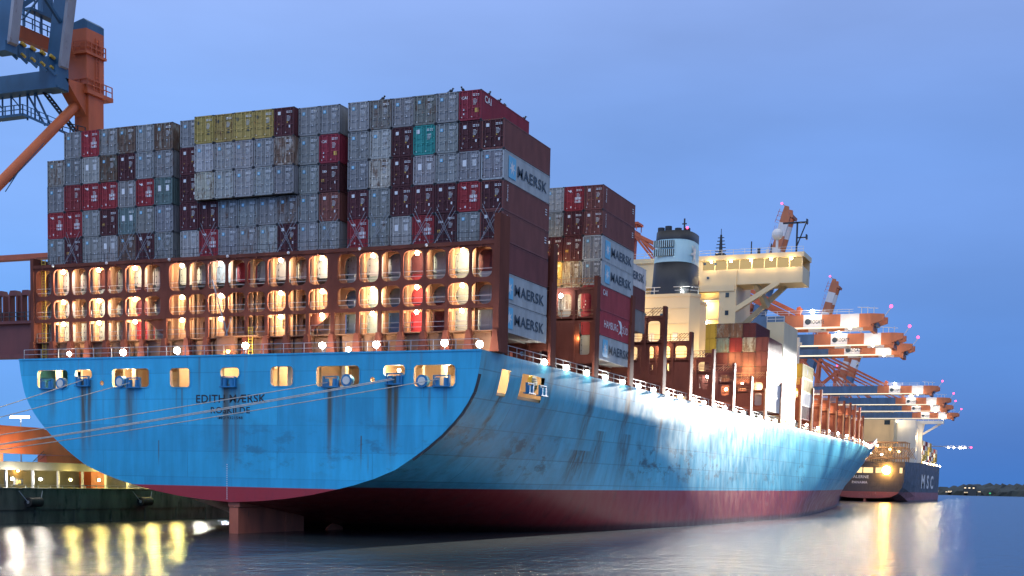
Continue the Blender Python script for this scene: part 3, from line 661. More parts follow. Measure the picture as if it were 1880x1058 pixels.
def side_sign(par, kind, Ln, H, col):
    """lettering on the starboard side panel, just proud of the corrugation"""
    X = 1.219+.006; off = OFF[par.name]; pl = lambda a, b: Vector((X, a, b))+off
    mb = MB()
    if kind == 'star':
        mb.add([pl(a, b) for a, b in ((1.15, .42), (3.0, .42), (3.0, 2.48), (1.15, 2.48))], [(0, 1, 2, 3)], 0)
        star(mb, (2.08, 1.45), .78, lambda a, b: Vector((X+.01, a, b))+off, 1)
        text_into(mb, 'MAERSK', 1.02, lambda a, b: Vector((X+.01, 7.25+a, .92+b))+off, 2, .016, 1.42)
    elif kind == 'sud':
        text_into(mb, 'HAMBURG', .85, lambda a, b: Vector((X+.01, 4.1+a*(1-.02*a), 1.0+b))+off, 1, .0, .92)
        text_into(mb, 'S\u00dcD', .85, lambda a, b: Vector((X+.01, 9.4+a, 1.0+b))+off, 1, .0, 1.0)
        P = [(6.5, 2.4), (7.2, 1.9), (7.5, 1.3), (6.6, .6), (7.4, .95), (8.3, .55), (7.9, 1.2), (8.1, 1.9), (7.6, 2.35)]
        mb.add([Vector((X+.01, a, b))+off for a, b in P], [tuple(range(len(P)))], 1)
    elif kind == 'vert':
        text_into(mb, 'florens', .34, lambda a, b: Vector((X+.01, .95-b+.17, 1.75+a))+off, 1, .01, 1.15)
        for j in range(3): mb.add([pl(a, b) for a, b in ((11.0, 2.1-j*.25), (11.5, 2.1-j*.25), (11.5, 2.2-j*.25), (11.0, 2.2-j*.25))], [(0, 1, 2, 3)], 1)
    elif kind == 'cai':
        text_into(mb, 'CAI', .62, lambda a, b: Vector((X+.01, 1.55+a, 1.85+b))+off, 1, .02, 1.1)
    elif kind == 'pink':
        star(mb, (5.2, 1.7), .7, pl, 3, 5); text_into(mb, 'line', .8, lambda a, b: Vector((X+.01, 6.5+a, .5+b))+off, 3, .02, 1.6)
    elif kind == 'vee':
        mb.add([pl(a, b) for a, b in ((4.6, 2.0), (5.2, .7), (5.8, 2.0), (5.5, 2.0), (5.2, 1.3), (4.9, 2.0))], [(0, 1, 4, 5), (1, 2, 3, 4)], 4)
    mb.build('side_lettering', [LBLUE, WHITE, DARKM, mat('pink_marking', (.5, .12, .2)), DARKM], par)
NC = [0]
def container(col, x, y, z, label, group, detail=False, Ln=12.192, H=2.842, sign=None):
    o = bpy.data.objects.new('shipping_container', body_mesh(Ln, H, not detail)); COL.objects.link(o)
    x += random.uniform(-.018, .018); y += random.uniform(-.05, .05)
    o.location = (x, y, z); OFF[o.name] = Vector((x, y, z)); NC[0] += 1
    k = random.uniform(.86, 1.14); c = [q*k*random.uniform(.96, 1.04) for q in PAL[col]]+[min(1, RUSTA[col]*random.uniform(.55, 1.5))]
    o.color = c; tag(o, label, 'container', group)
    if detail:
        for s in (-1, 1):
            d = bpy.data.objects.new('door', door_mesh(s, KIND[col], H)); COL.objects.link(d); d.parent = o; d.color = c; OFF[d.name] = OFF[o.name]
            for xx in ((.25, .79) if s > 0 else (-.79, -.25)):
                r = bpy.data.objects.new('lock_rod', rod_mesh(H)); COL.objects.link(r); r.parent = d; r.location = (xx, 0, 0); r.color = [min(1, q*1.7+.03) for q in c[:3]]+[c[3]]
    if sign: side_sign(o, sign, Ln, H, col)
    return o
ORD = ['zeroth', 'first', 'second', 'third', 'fourth', 'fifth', 'sixth', 'seventh', 'eighth', 'ninth']
ROWS = {  # tier -> 7 port, 8 middle, 7 starboard columns
 0: '- grey red grey rusty grey rusty | grey ochre ochre ochre ochre maroon grey grey | pale rusty grey rusty grey crimson -',
 1: 'rusty grey panel olive maroon grey grey | maroon pale pale pale grey beige grey crimson | grey pale maroon teal grey maroon maroon',
 2: 'grey deepred red red panel red green | maroon beige pale pale pale grey grey textile | grey beige maroon panel grey panel grey',
 3: 'red red grey textile green grey grey | maroon maroon grey grey grey rusty grey brown | maroon grey maroon maroon maroon red maroon',
 4: 'grey textile grey panel rusty maroon grey | pale red grey grey pale maroon grey grey | red grey panel red textile grey maroon'}
floodlit_tint = lambda i, t: i == 21 and SIDE.get(t) == 'star'
SIDE = {1: None, 2: 'star', 3: 'vert', 4: 'vert', 5: None, 6: 'star', 7: 'star'}
BLK = ['port', 'middle', 'starboard']
for t, s in ROWS.items():
    cols = [b.split() for b in s.split('|')]; i = 0
    for b in range(3):
        for k, c in enumerate(cols[b]):
            if c != '-':
                big = b == 1 and 1 <= k <= 5 and t <= 2
                lab = f"{WORD[c]} container, {ORD[t+1]} tier from top, {ORD[k+1]} from left in {BLK[b]} stern block"
                if t == 0 and b == 2 and k == 5: lab = 'crimson container on top of the stern stack, its long red side facing right'
                if t == 2 and i == 21: lab = 'grey container with star logo on its side, third tier of outermost starboard stern column'
                o = container(c, CX[i], -.76 if big else 0, TZ(t), lab, 'containers in the stern stack', True, 13.716 if big else 12.192, sign=SIDE.get(t) if i == 21 else ('cai' if c == 'crimson' and b == 2 else None))
                if floodlit_tint(i, t): o.color = (.40, .43, .44, .3)  # paler grey: floodlight on the ship's side is put into the colour
                if i == 21 and t in (1, 3, 4): o.color = (.19, .066, .056, .25)
            i += 1
LOW = ['pale', 'grey', 'pale', 'red', 'pale', 'panel', 'pale', 'grey', 'pale', 'beige', 'textile', 'pale', 'grey', 'panel', 'pale', 'pale', 'pale', 'grey', 'pale', 'maroon', 'pale']
for t in (5, 6, 7):
    for i in range(22):
        if 7 <= i <= 14 and t > 5: continue
        if i == 21: c = ['brown', 'grey', 'grey'][t-5]; lab = ['red-brown container, third from bottom of the outermost starboard stern column', 'grey star-logo container, second from bottom of the outermost starboard stern column', 'grey star-logo container at the very bottom of the outermost starboard stern column'][t-5]
        else:
            c = LOW[(i*2+t*5) % 21]
            if t == 7 and i in (17, 18): c = 'blue' if i == 17 else 'red'
            b, k = (0, i) if i < 7 else (1, i-7) if i < 15 else (2, i-15)
            lab = f"{WORD[c]} container behind {['upper', 'middle', 'lower'][t-5]} lit lashing bridge openings, {ORD[k+1]} from left in {BLK[b]} block"
        container(c, CX[i], 0, TZ(t), lab, 'containers behind the lashing bridge', False, sign=SIDE[t] if i == 21 else None).color = (.40, .43, .44, .3) if floodlit_tint(i, t) else [q*random.uniform(.9, 1.1) for q in PAL[c]]+[RUSTA[c]]  # star-logo boxes get the same paler grey with floodlight in the colour
# second bay
B2 = {21: ['brown', 'brown', 'grey', 'grey', 'crimson', 'red', 'grey'], 20: ['red', 'maroon', 'textile', 'beige', 'pale', 'grey', 'maroon'], 19: ['pale', 'grey', 'maroon', 'ochre', 'grey', 'grey', 'maroon'], 18: ['grey', 'grey', 'maroon', 'beige', 'grey', 'grey', 'grey']}
S2 = ['vert', 'vert', 'star', 'star', 'cai', 'sud', 'star']
for i, L in B2.items():
    for t, c in enumerate(L):
        w = dict([(21, 'outermost'), (20, 'second outermost'), (19, 'third outermost'), (18, 'fourth outermost')])[i]
        o = container(c, CX[i], 29.3, TZ(t+1), f"{WORD[c]} container, {ORD[t+1]} tier from top in {w} column of the second stack", 'containers in the second stack', t < 5, sign=S2[t] if i == 21 else None)
        if i == 21 and c == 'grey': o.color = (.40, .43, .44, .3)  # floodlit side painted in as a paler grey
        if i == 21 and c == 'crimson': o.color = (.34, .055, .06, .3)  # brighter crimson makes up for light missing on this side
        if i == 21 and c == 'red': o.color = (.38, .05, .06, .3)  # red raised likewise, side light put into the colour
for t, c in ((3, 'white'), (4, 'brown'), (5, 'grey')):
    container(c, CX[20], 42.5, TZ(t), f"{WORD[c]} container half hidden behind the second stack, {['upper', 'middle', 'lower'][t-3]} of three", 'containers in the third bay', sign='star' if t == 3 else None)
# bay before the bridge house
B3 = {21: ['brown', 'brown', 'brown', 'white', 'white'], 20: ['maroon', 'beige', 'brown', 'brown', 'maroon', 'maroon'], 19: ['rusty', 'deepred', 'brown', 'maroon', 'maroon', 'maroon'], 18: ['rusty', 'green', 'maroon', 'maroon', 'maroon', 'maroon'], 17: ['yellow', 'yellow', 'maroon', 'maroon', 'maroon', 'maroon']}
S3 = [None, None, 'vee', 'pink', 'pink']
for i, L in B3.items():
    n = len(L)
    for t, c in enumerate(L):
        w = dict([(21, 'outermost'), (20, 'second outermost'), (19, 'third outermost'), (18, 'fourth outermost'), (17, 'fifth outermost')])[i]
        container(c, CX[i], 123, 19.85+2.65*(n-1-t), f"{WORD[c]} container, {ORD[t+1]} from top in {w} column before the white bridge house", 'containers before the bridge house', H=2.62, sign=S3[t] if i == 21 else None)
B4 = {21: ['yellow', 'ochre', 'white', 'maroon'], 20: ['deepred', 'yellow', 'red', 'grey'], 19: ['grey', 'maroon', 'beige', 'grey']}
for i, L in B4.items():
    for t, c in enumerate(L):
        w = dict([(21, 'outer'), (20, 'middle'), (19, 'inner')])[i]
        container(c, CX[i], 157.2, 20.1+2.83*(3-t), f"{WORD[c]} container, {ORD[t+1]} from top in {w} column of the stack beyond the bridge", 'containers beyond the bridge house', H=2.81, sign='vee' if (i, t) == (21, 0) else None)
# ------------------------------------------------------------------ forward lashing bridges
def bridge(Y, zt, x0, ncols, lamp=True, xs=28.2, warm=False, cold=False, wide=2.5):
    mb = MB(); E = [xs-.35-wide*k for k in range(ncols, -1, -1)]
    z1 = lerp(20.0, zt, .56); c = [(a+b)/2 for a, b in zip(E, E[1:])]
    mb.plate(E, z1, zt-.35, [(q-.85, q+.85, z1+.3, zt-.75, .45) for q in c], Y-.5, Y-.38)
    mb.plate(E, 19.6, z1, [None if (k+int(Y)) % 3 == 0 else (q-.55, q+.75, 20.6, z1-.3, .3) for k, q in enumerate(c)], Y-.5, Y-.38)
    mb.box(E[0], xs, Y-.62, Y+.3, zt-.35, zt-.05); mb.box(E[0], xs, Y-.5, Y+.3, z1-.1, z1+.1)
    mb.box(xs-.38, xs+.02, Y-.7, Y+.45, 17.95, zt+1.2)
    for q in E[:-1]: mb.box(q-.15, q+.15, Y-.6, Y+.3, 18, zt-.4)
    B = mb.build('lashing_bridge', OXIDE, SHIP)
    mb = MB(); mb.box(xs-.25, xs+.05, Y-1.15, Y-.85, 18, lerp(18, zt, .75)); mb.build('edge_post', OXIDE if not warm else OXIDEL, B)
    mb = MB(); mb.rail([(E[0], Y-.56, zt-.05), (xs-.4, Y-.56, zt-.05)], 1, .03, 1.5); mb.rail([(E[0], Y-.56, z1+.1), (xs-.4, Y-.56, z1+.1)], .9, .025, 2)
    for k in range(4): mb.bar((xs-3+k*.5, Y-.3, zt), (xs-1.6+k*.4, Y-.3, zt+1.1), .06)
    mb.build('railing', OXIDEL, B)
    if lamp:
        mb = MB(); x = c[-2]-.3; mb.ball((x, Y-.95, zt-1.0), .24); mb.box(x-.05, x+.05, Y-.95, Y-.5, zt-.9, zt-.8, 1); o = mb.build('floodlight', [BULBB if cold else BULB, DARK], B)
        light(o, (x, Y-(3.0 if warm else 1.3), zt-1.1), 1500 if warm else 300, (.9, .96, 1) if cold else (1, .74, .40), .24)
        if warm:
            light(o, (c[-1], Y+.8, zt-1.5), 180, (1, .62, .26), .2)
    return B
BULBB = emit('lamp_bulb_cold', (.85, .97, 1), 50)
bridge(13.9, 29.6, 20, 3, lamp=False); b2 = bridge(28, 28.4, 14, 4, cold=True); bridge(41.4, 28.0, 16, 4, lamp=False)
for (y, z) in ((56, 28.6), (69.8, 26.7), (83, 25.6), (96.8, 24.7), (109.8, 23.6)): bridge(y, z, 16, 4 if y < 90 else 3, cold=y in (56, 96.8))
for y, z in ((121.9, 25.5), (136, 24.5), (156, 27)): bridge(y, z, 18, 4, warm=True)
for o_, p_, w_ in ((b2, (24.5, 27.6, 27.3), 260), (b2, (22.6, 27.4, 31.0), 420), (b2, (26.0, 27.4, 22.5), 200)): light(o_, p_, w_, (1, .66, .25), .25)
for (y, z) in ((169.3, 26), (180, 26.5), (190.4, 26.1), (202, 26.2), (213, 26.2), (223.6, 26.4), (233.9, 26.5), (245.8, 26.6), (258, 25)):
    bridge(y, z, 16, 5, xs=min(28.2, half(y, 18)), warm=True)
# ------------------------------------------------------------------ bridge house, funnel
DH = MB(); Y0, Y1 = 136.9, 151
DH.box(-27.8, 27.8, Y0, Y1, 18, 30.0); DH.box(24.4, 27.79, Y0+.3, Y1-.2, 30, 37.5)          # lower house
DH.box(9.0, 9.6, Y0, Y1, 30, 50.2); DH.box(-20, 9, Y0+2, Y1, 30, 50.2)
DH.box(15.0, 18.3, Y0-.4, Y1-2, 30, 47.6); DH.box(9.6, 15, Y0+2.4, Y1, 30, 45.6)            # tower and the recessed stair well
for z in (34.4, 38.2, 42.0): DH.box(9.6, 15, Y0+.2, Y0+2.4, z, z+.25)
DH.box(-20, 31.0, Y0-.2, Y0+7, 44.8, 46.9)                                                 # wing floor
DH.box(-20, 31.2, Y0-.5, Y0+7.4, 49.6, 50.5)                                               # wheelhouse roof
DH.box(-20, 31.0, Y0+6.6, Y0+7, 46.9, 49.6); DH.box(-20, 11.5, Y0-.18, Y0+.2, 46.9, 49.6); DH.box(30.8, 31, Y0, Y0+7, 46.9, 47.8)
DH.box(8, 18, Y0-.6, Y0+1, 43.6, 44.8)
dh = DH.build('bridge_house', BEIGE, SHIP)
mb = MB(); mb.box(11.6, 30.8, Y0+.02, Y0+.1, 47.0, 49.5)
mb.build('wheelhouse_window', emit('lit_wheelhouse_window', (1, .72, .34), .55), dh)
mb = MB()
for k in range(8): x = 13.8+k*2.42; mb.box(x, x+.16, Y0-.1, Y0+.02, 46.9, 49.6)
mb.box(11.5, 31, Y0-.12, Y0+.03, 46.9, 47.75); mb.build('window_mullion', BEIGE, dh)
for k in range(5):
    x = 13.2+k*3.9; mb = MB(); mb.ball((x, Y0-.35, 49.3), .22); o = mb.build('wing_lamp', BULB, dh); light(o, (x, Y0-.9, 48.9), 300, (1, .72, .34), .2)
for (a, b, w) in (((17.4, 137, 39.6), (26.4, 137, 45.0), .9), ((18.2, 142, 37.2), (26.8, 142, 45.0), .9), ((21.8, 138, 45), (23.4, 141.6, 41.0), 1.0), ((15.5, 136.4, 33.5), (18.0, 136.4, 31.5), .6)):
    mb = MB(); mb.bar(a, b, w, w); mb.build('wing_brace', BEIGE, dh)
mb = MB(); mb.rail([(-5, Y0-.4, 50.5), (31, Y0-.4, 50.5)], 1.0, .03, 2.2); mb.rail([(24.4, Y0+.4, 37.5), (27.7, Y0+.4, 37.5)], 1.1, .04, 1.5); mb.build('railing', CREAM, dh)
for (x, z, r) in ((9.5, 48.7, .28), (11.9, 49.0, .25), (14, 48.9, .28), (10.2, 46.2, .25), (12.6, 46.3, .25)):
    mb = MB(); mb.cyl((x, Y0-.2, z), (x, Y0-.32, z), r, 12); mb.build('porthole', GLASS, dh)
mb = MB(); mb.box(10.4, 11.0, Y0-.66, Y0-.62, 45.0, 45.8); mb.build('sign_plate', mat('red_plate', (.3, .03, .03)), dh)
for (x, y, z, w) in ((12.3, Y0+1.2, 44.9, 900), (12.3, Y0+1.0, 41.6, 900), (12.3, Y0+1.0, 37.8, 700), (12.3, Y0+1.0, 34.0, 600)):
    mb = MB(); mb.ball((x, y, z), .2); o = mb.build('stair_lamp', BULB, dh); light(o, (x, y-.2, z-.3), w, (1, .74, .34), .25)
for (x, z) in ((5.8, 48.4), (7.4, 48.2), (5.4, 44.6), (7.2, 44.2)):
    mb = MB(); mb.ball((x, Y0-1.2, z), .3); o = mb.build('deck_lamp', BULBY, dh); light(o, (x, Y0-1.4, z), 700, (1, .72, .28), .3)
def mast(x, y, z, h, dark=True):
    mb = MB(); mb.cyl((x, y, z), (x, y, z+h), .45, 8, r2=.2)
    for k in range(5): zz = z+h*(.3+.14*k); mb.box(x-1.1+.12*k, x+1.1-.12*k, y-.1, y+.1, zz, zz+.14)
    mb.box(x-.9, x+.9, y-.8, y+.8, z, z+h*.2); mb.cyl((x, y, z+h), (x, y, z+h*1.25), .07, 6)
    return mb.build('radar_mast', BLACK, dh)
mast(14.1, 140, 50.5, 4.6)
mb = MB()                                                                                   # wing-end radar frame
mb.box(29.0, 29.3, 139, 139.3, 50.5, 56.5); mb.box(26.4, 30.9, 139, 139.3, 56.3, 56.6); mb.bar((29.2, 139.1, 52), (30.8, 139.1, 56.2), .2); mb.box(29.2, 30.9, 139, 139.3, 53.5, 53.7)
for z in (53.2, 56.1): mb.box(30.9, 31.1, 138.6, 139.8, z, z+.9)
mb.build('radar_frame', BLACK, dh)
mb = MB(); mb.ball((25.2, 140, 54.6), 1.1, 14); mb.cyl((25.2, 140, 50.5), (25.2, 140, 53.7), .25); mb.build('satellite_dome', CWHITE, dh)
for x, h in ((20.2, 3), (21.7, 1.6), (23.4, 1.3), (24.1, 2.4)): mb = MB(); mb.cyl((x, 140, 50.5), (x, 140, 50.5+h), .12 if h > 2 else .3, 8); mb.build('antenna', BLACK if h > 1.4 else CWHITE, dh)
# funnel casing and funnel
mb = MB(); mb.prism([(-10, 105), (17.8, 105), (19.2, 106.8), (17.4, 112), (17.4, 118), (-10, 118)], 'z', 18, 38.3)
mb.prism([(-10, 104.9), (17.9, 104.9), (19.35, 106.75), (17.55, 112), (17.55, 118), (-10, 118)], 'z', 38.3, 38.8); cas = mb.build('funnel_casing', BEIGE, SHIP)
mb = MB(); mb.rail([(-6, 105.3, 38.8), (17.6, 105.3, 38.8), (18.9, 106.9, 38.8), (17.3, 112, 38.8)], 1.2, .05, 1.6); mb.rail([(9, 104.8, 29.6), (17.4, 104.8, 29.6)], 1.2, .04, 1.5); mb.build('railing', CREAM, cas)
def ring(cx, cy, rx, ry, z, n=32): return [(cx+rx*(abs(cos(t))**.75)*(1 if cos(t) > 0 else -1), cy+ry*(abs(sin(t))**.75)*(1 if sin(t) > 0 else -1), z) for t in [2*pi*i/n for i in range(n)]]
def tube(levels, name, m, par, cap=True):
    mb = MB(); n = 32; vs = []
    for L in levels: vs += ring(*L)
    fs = [(k*n+i, k*n+(i+1) % n, (k+1)*n+(i+1) % n, (k+1)*n+i) for k in range(len(levels)-1) for i in range(n)]
    if cap: fs += [tuple(range((len(levels)-1)*n, len(levels)*n))]
    mb.add(vs, fs); return mb.build(name, m, par, smooth=True)
FX, FY = 13.55, 110.6
fun = tube([(FX, FY, 4.0, 5.6, 38.8), (FX+.05, FY, 3.75, 5.3, 41), (FX+.1, FY, 3.6, 5.1, 44.4)], 'funnel', BLACK, SHIP)
tube([(FX+.1, FY, 3.62, 5.12, 44.4), (FX+.15, FY, 3.45, 4.9, 48.3)], 'funnel_band', FBLUE, fun)
tube([(FX+.15, FY, 3.46, 4.92, 48.3), (FX+.2, FY, 3.4, 4.85, 49.8)], 'funnel_top', BLACK, fun)
mb = MB()
for i, (dx, dy) in enumerate(((-2, -3), (-.8, -2.6), (.8, -2), (1.8, 0), (-1, 1))): mb.cyl((FX+dx, FY+dy, 49.5), (FX+dx, FY+dy, 50.6+.3*(i % 2)), .6, 10)
mb.cyl((FX+1.6, FY-1, 49.8), (FX+1.6, FY-1, 52.4), .15, 6); mb.box(FX+1.2, FX+2, FY-1.1, FY-.9, 51.4, 51.6); mb.build('exhaust_pipe', DARK, fun)
for z in (45.4, 46.9):
    mb = MB(); mb.box(FX-2.7, FX+1.0, FY-5.26, FY-5.0, z, z+1.15, 1)
    for k in range(10): x = FX-2.65+k*.38; mb.box(x, x+.16, FY-5.32, FY-5.2, z, z+1.15)
    mb.build('louvre', [FBLUE, DARK], fun)
mb = MB(); star(mb, (0, 0), 2.1, lambda a, b: (FX+.12+3.66-.016*a*a*3-.06, FY-1.4+a, 46.2+b), 0, 7); mb.build('star_emblem', CWHITE, fun)
mb = MB(); mb.ball((FX+2.4, FY-2, 50.6), .22); o = mb.build('warning_lamp', BULBR, fun)
light(cas, (FX+3.6, 105.6, 39.6), 500, (.9, 1, .95), .3)
for (x, y, z, aim, w) in ((6, 100, 36, (8, 105, 32), 1400), (14, 100.5, 27.5, (14, 105, 34), 4000), (22.6, 106, 30, (19.6, 110, 34), 800), (24.2, 121.2, 27.6, 0, 900), (20.8, 121.4, 29.5, 0, 500)): light(cas, (x, y, z), w, (1, .68, .27), .3)
for (x, z, w, h) in ((11.2, 30.0, .9, 2.0), (15.4, 30.0, .9, 2.0), (13.3, 34.6, 1.4, .8), (9.6, 34.8, .8, .8)):
    mb = MB(); mb.box(x-w/2, x+w/2, 104.86, 104.95, z, z+h); mb.build('steel_door' if h > 1 else 'vent_grille', CREAM if h > 1 else GLASS, cas)
mb = MB()
for d in (0, .5): mb.box(7.9+d, 7.97+d, 104.7, 104.78, 30, 38.8)
for k in range(28): mb.box(7.9, 8.4, 104.71, 104.76, 30.2+k*.3, 30.25+k*.3)
mb.build('ladder', CREAM, cas)
for z in (33.6, 36.2): mb = MB(); mb.box(-10, 17.8, 104.93, 104.995, z, z+.06); mb.build('weld_bar', BEIGE, cas)
for (x, z) in ((16.6, 33), (16.6, 36), (16.6, 39), (16.6, 42.4)): mb = MB(); mb.box(x-.35, x+.35, Y0-.46, Y0-.41, z, z+.9); mb.build('window', GLASS, dh)
mb = MB()
for x in (-1, 2, 5, 7): mb.box(x, x+1, Y0-.3, Y0-.22, 45.3, 46.3)
mb.build('deck_window', GLASS, dh)
mb = MB()
mb.box(24, 27.6, 143, 155, 18.5, 19.4); mb.build('hatch_cover', DARK, SHIP)
# foremast on the bow, stores cranes
mb = MB(); mb.cyl((0, 432, 22.5), (0, 432, 31), .5, 8, r2=.3); mb.box(-1.5, 1.5, 431.8, 432.2, 28.5, 28.8); mb.build('foremast', CREAM, SHIP)
mb = MB(); mb.cyl((26.2, 160, 27), (26.2, 160, 37), .4, 8); mb.box(25.4, 27, 159.8, 160.2, 35.5, 36); mb.build('lamp_mast', CREAM, SHIP)
for (x, y, z) in ((25.8, 168, 29), (26.6, 171, 28), (24, 158, 30.5)): mb = MB(); mb.ball((x, y-1, z), .3); o = mb.build('deck_lamp', BULBO if y > 165 else BULB, SHIP); light(o, (x, y-1.6, z), 700, (1, .6, .25), .3)
# ------------------------------------------------------------------ quay cranes
def crane_parts(root, raised=False, boomlen=70, stays=True):
    """ship-to-shore crane; local frame: waterside rail at x=0, boom along +x"""
    b0 = OFF[root.name]; T = lambda x, y, z: Vector((x, y, z))+b0
    def bx(mb, x0, x1, y0, y1, z0, z1, mi=0): mb.box(x0+b0.x, x1+b0.x, y0+b0.y, y1+b0.y, z0+b0.z, z1+b0.z, mi)
    for (x, y) in ((0, -9), (0, 9), (-30, -9), (-30, 9)):
        mb = MB(); mb.bar(T(x, y, 1.5), T(x, y*.72, 46), 2.2, 2.0); mb.build('leg', ORANGE, root)
        mb = MB(); bx(mb, x-1, x+1, y-3.5, y+3.5, 0, 1.6); mb.build('bogie', DARK, root)
    mb = MB()
    for x in (0, -30): bx(mb, x-.9, x+.9, -9, 9, 8, 10.5); bx(mb, x-.8, x+.8, -7, 7, 44, 46)
    for y in (-8.5, 8.5): bx(mb, -30, 0, y-.7, y+.7, 14, 16); mb.bar(T(-30, y*.9, 17), T(0, y*.8, 40), 1.0)
    mb.build('portal_beam', ORANGE, root)
    mb = MB()
    for y in (-3.6, 3.6): bx(mb, -55, 0, y-.6, y+.6, 46, 49.4)
    mb.build('main_girder', CBLUE2, root)
    mb = MB(); bx(mb, -48, -34, -5, 5, 49.5, 54); mb.build('machinery_house', CBLUE, root)
    mb = MB()
    for y in (-5.5, 5.5): mb.bar(T(0, y, 46), T(2, y*.45, 73), 1.3, 1.6); mb.bar(T(-30, y, 46), T(1, y*.45, 72), .9)
    bx(mb, .5, 3.5, -3.5, 3.5, 72, 73.6); bx(mb, 0, 4.5, -2.5, 2.5, 75, 75.6); 
    for (x, y) in ((.4, -2.2), (4, -2.2), (.4, 2.2), (4, 2.2)): mb.bar(T(x, y, 73.6), T(x, y, 75), .2)
    mb.bar(T(1, -4, 60), T(1, 4, 60), .9); mb.build('apex_frame', ORANGE, root)
    mb = MB(); mb.ball(T(2, 0, 76.5), .5); mb.build('warning_lamp', BULBR, root)
    # boom, hinged at x=1
    ang = rad(75) if raised else 0
    def BT(x, y, z): return T(1+(x*cos(ang)-z*sin(ang)), y, 46.2+(x*sin(ang)+z*cos(ang)))
    s = boomlen-70
    segs = [(0, 45+s, 0), (45+s, 49.7+s, 1), (49.7+s, 54.3+s, 2), (54.3+s, 58.9+s, 1), (58.9+s, 63.5+s, 2), (63.5+s, 66.5+s, 1)]
    mb = MB(); H = 3.3
    def bbox(x0, x1, y0, y1, z0, z1, mi, tz=0):
        vs = [BT(x, y, z) for z in (0, 1) for (x, y) in ((0, 0),)]
        vs = [BT(x0, y0, z0), BT(x1, y0, z0+tz), BT(x1, y1, z0+tz), BT(x0, y1, z0), BT(x0, y0, z1), BT(x1, y0, z1-tz*.2), BT(x1, y1, z1-tz*.2), BT(x0, y1, z1)]
        mb.add(vs, [(0, 3, 2, 1), (4, 5, 6, 7), (0, 1, 5, 4), (1, 2, 6, 5), (2, 3, 7, 6), (3, 0, 4, 7)], mi)
    for (a, b, m) in segs:
        for y in (-3.6, 3.6): bbox(a, b, y-.55, y+.55, 0, H, m)
    for y in (-3.6, 3.6): bbox(66.5+s, 69.5+s, y-.5, y+.5, .6, H, 1, 1.0)
    for k in range(5 if s > -2 else 4): x = 10+k*(14 if s > -2 else 12); bbox(x, x+.7, -3, 3, .4, 1.4, 0)
    bbox(66+s, 67+s, -4, 4, -.9, .3, 1)
    bm_ = mb.build('boom', [CBLUE2, ORANGE2, CWHITE], root)
    mb = MB()                                                                                # walkway rail along the boom
    for y in (-4.3,):
        for k in range(0, int(68+s), 3): mb.bar(BT(k, y, H), BT(k, y, H+1.1), .09)
        for z in (.55, 1.1): mb.bar(BT(0, y, H+z), BT(62+s, y, H+z), .08)
    for k in range(3): mb.bar(BT(64+s+k*1.5, -4, H), BT(64+s+k*1.5, -4, H+1.6), .14)
    mb.bar(BT(63+s, -4, H+1.6), BT(68+s, -4, H+1.2), .14); mb.bar(BT(69+s, 0, H-.5), BT(70.6+s, 0, H+1.8), .2); mb.build('railing', CWHITE if not raised else ORANGE, bm_)
    mb = MB()
    if not raised: text_into(mb, 'EUROGATE', .95, lambda a, b: BT(52.6+s+a*.62, -4.17, 1.1+b), 0, .02)
    if not raised: mb.cyl(BT(50.8+s, -4.16, 1.6), BT(50.8+s, -4.18, 1.6), .75, 14); mb.build('boom_lettering', DARKM, bm_)
    mb = MB(); mb.ball(BT(70.6+s, 0, H+2.1), .42); o = mb.build('warning_lamp', BULBR, bm_); light(o, BT(71.4+s, 0, H+2.6), 60, (1, .1, .25), .4)
    if not raised:
        mb = MB(); mb.add([BT(2, -4.22, -.02), BT(63+s, -4.22, -.02), BT(63+s, -4.22, .22), BT(2, -4.22, .22)], [(0, 1, 2, 3)]); mb.add([BT(2, -4.25, -.06), BT(63+s, -4.25, -.06), BT(63+s, -3.0, -.06), BT(2, -3.0, -.06)], [(3, 2, 1, 0)]); mb.build('boom_glow_strip', STRIP, bm_)  # emissive strip stands in for the lamplit bottom flange
        for x in (52+s, 61.5+s):
            mb = MB(); mb.ball(BT(x, -4.7, H+.8 if x < 55+s else -.3), .5 if x < 55+s else .3); o = mb.build('floodlight', BULBW, bm_)
            light(o, BT(x, -6.5, H+1.2 if x < 55+s else -.8), 900, (1, .80, .52), .5)
        if stays:
            for xe, w in ((48.5+s, 1.0), (32+s, .75), (22+s, .6)):
                mb = MB()
                for y in (-3.6, 3.6): mb.bar(T(3, y*.7, 72.8), BT(xe, y, H+.4), w, w*.8)
                mb.bar(BT(xe, -3.6, H), BT(xe, -3.6, H+2.2), .5); mb.build('forestay', ORANGE, root)
            mb = MB(); mb.bar(BT(48+s, -3.4, H), BT(48.6+s, -3.4, H+1.9), 1.3, 1.5); mb.build('stay_anchor', ORANGE, bm_)
    else:
        mb = MB(); mb.bar(T(3, -3, 73), BT(50, -3.6, H), .25); mb.bar(T(3, 3, 73), BT(50, 3.6, H), .25); mb.build('forestay', ORANGE, root)
    return bm_
def crane(x, y, label, raised=False, bl=70):
    c = empty('gantry_crane', (x, y, 3.66)); c.location.z = 3.66; OFF[c.name] = Vector((x, y, 0))
    return c
def tagc(o, label): tag(o, label, 'crane', 'cranes along the quay')
PROTO = empty('gantry_crane', (-34, 225, 0)); BOOM1 = crane_parts(PROTO, boomlen=69)
tagc(PROTO, 'gantry crane with lowered striped boom, nearest and highest of the row beyond the bridge')
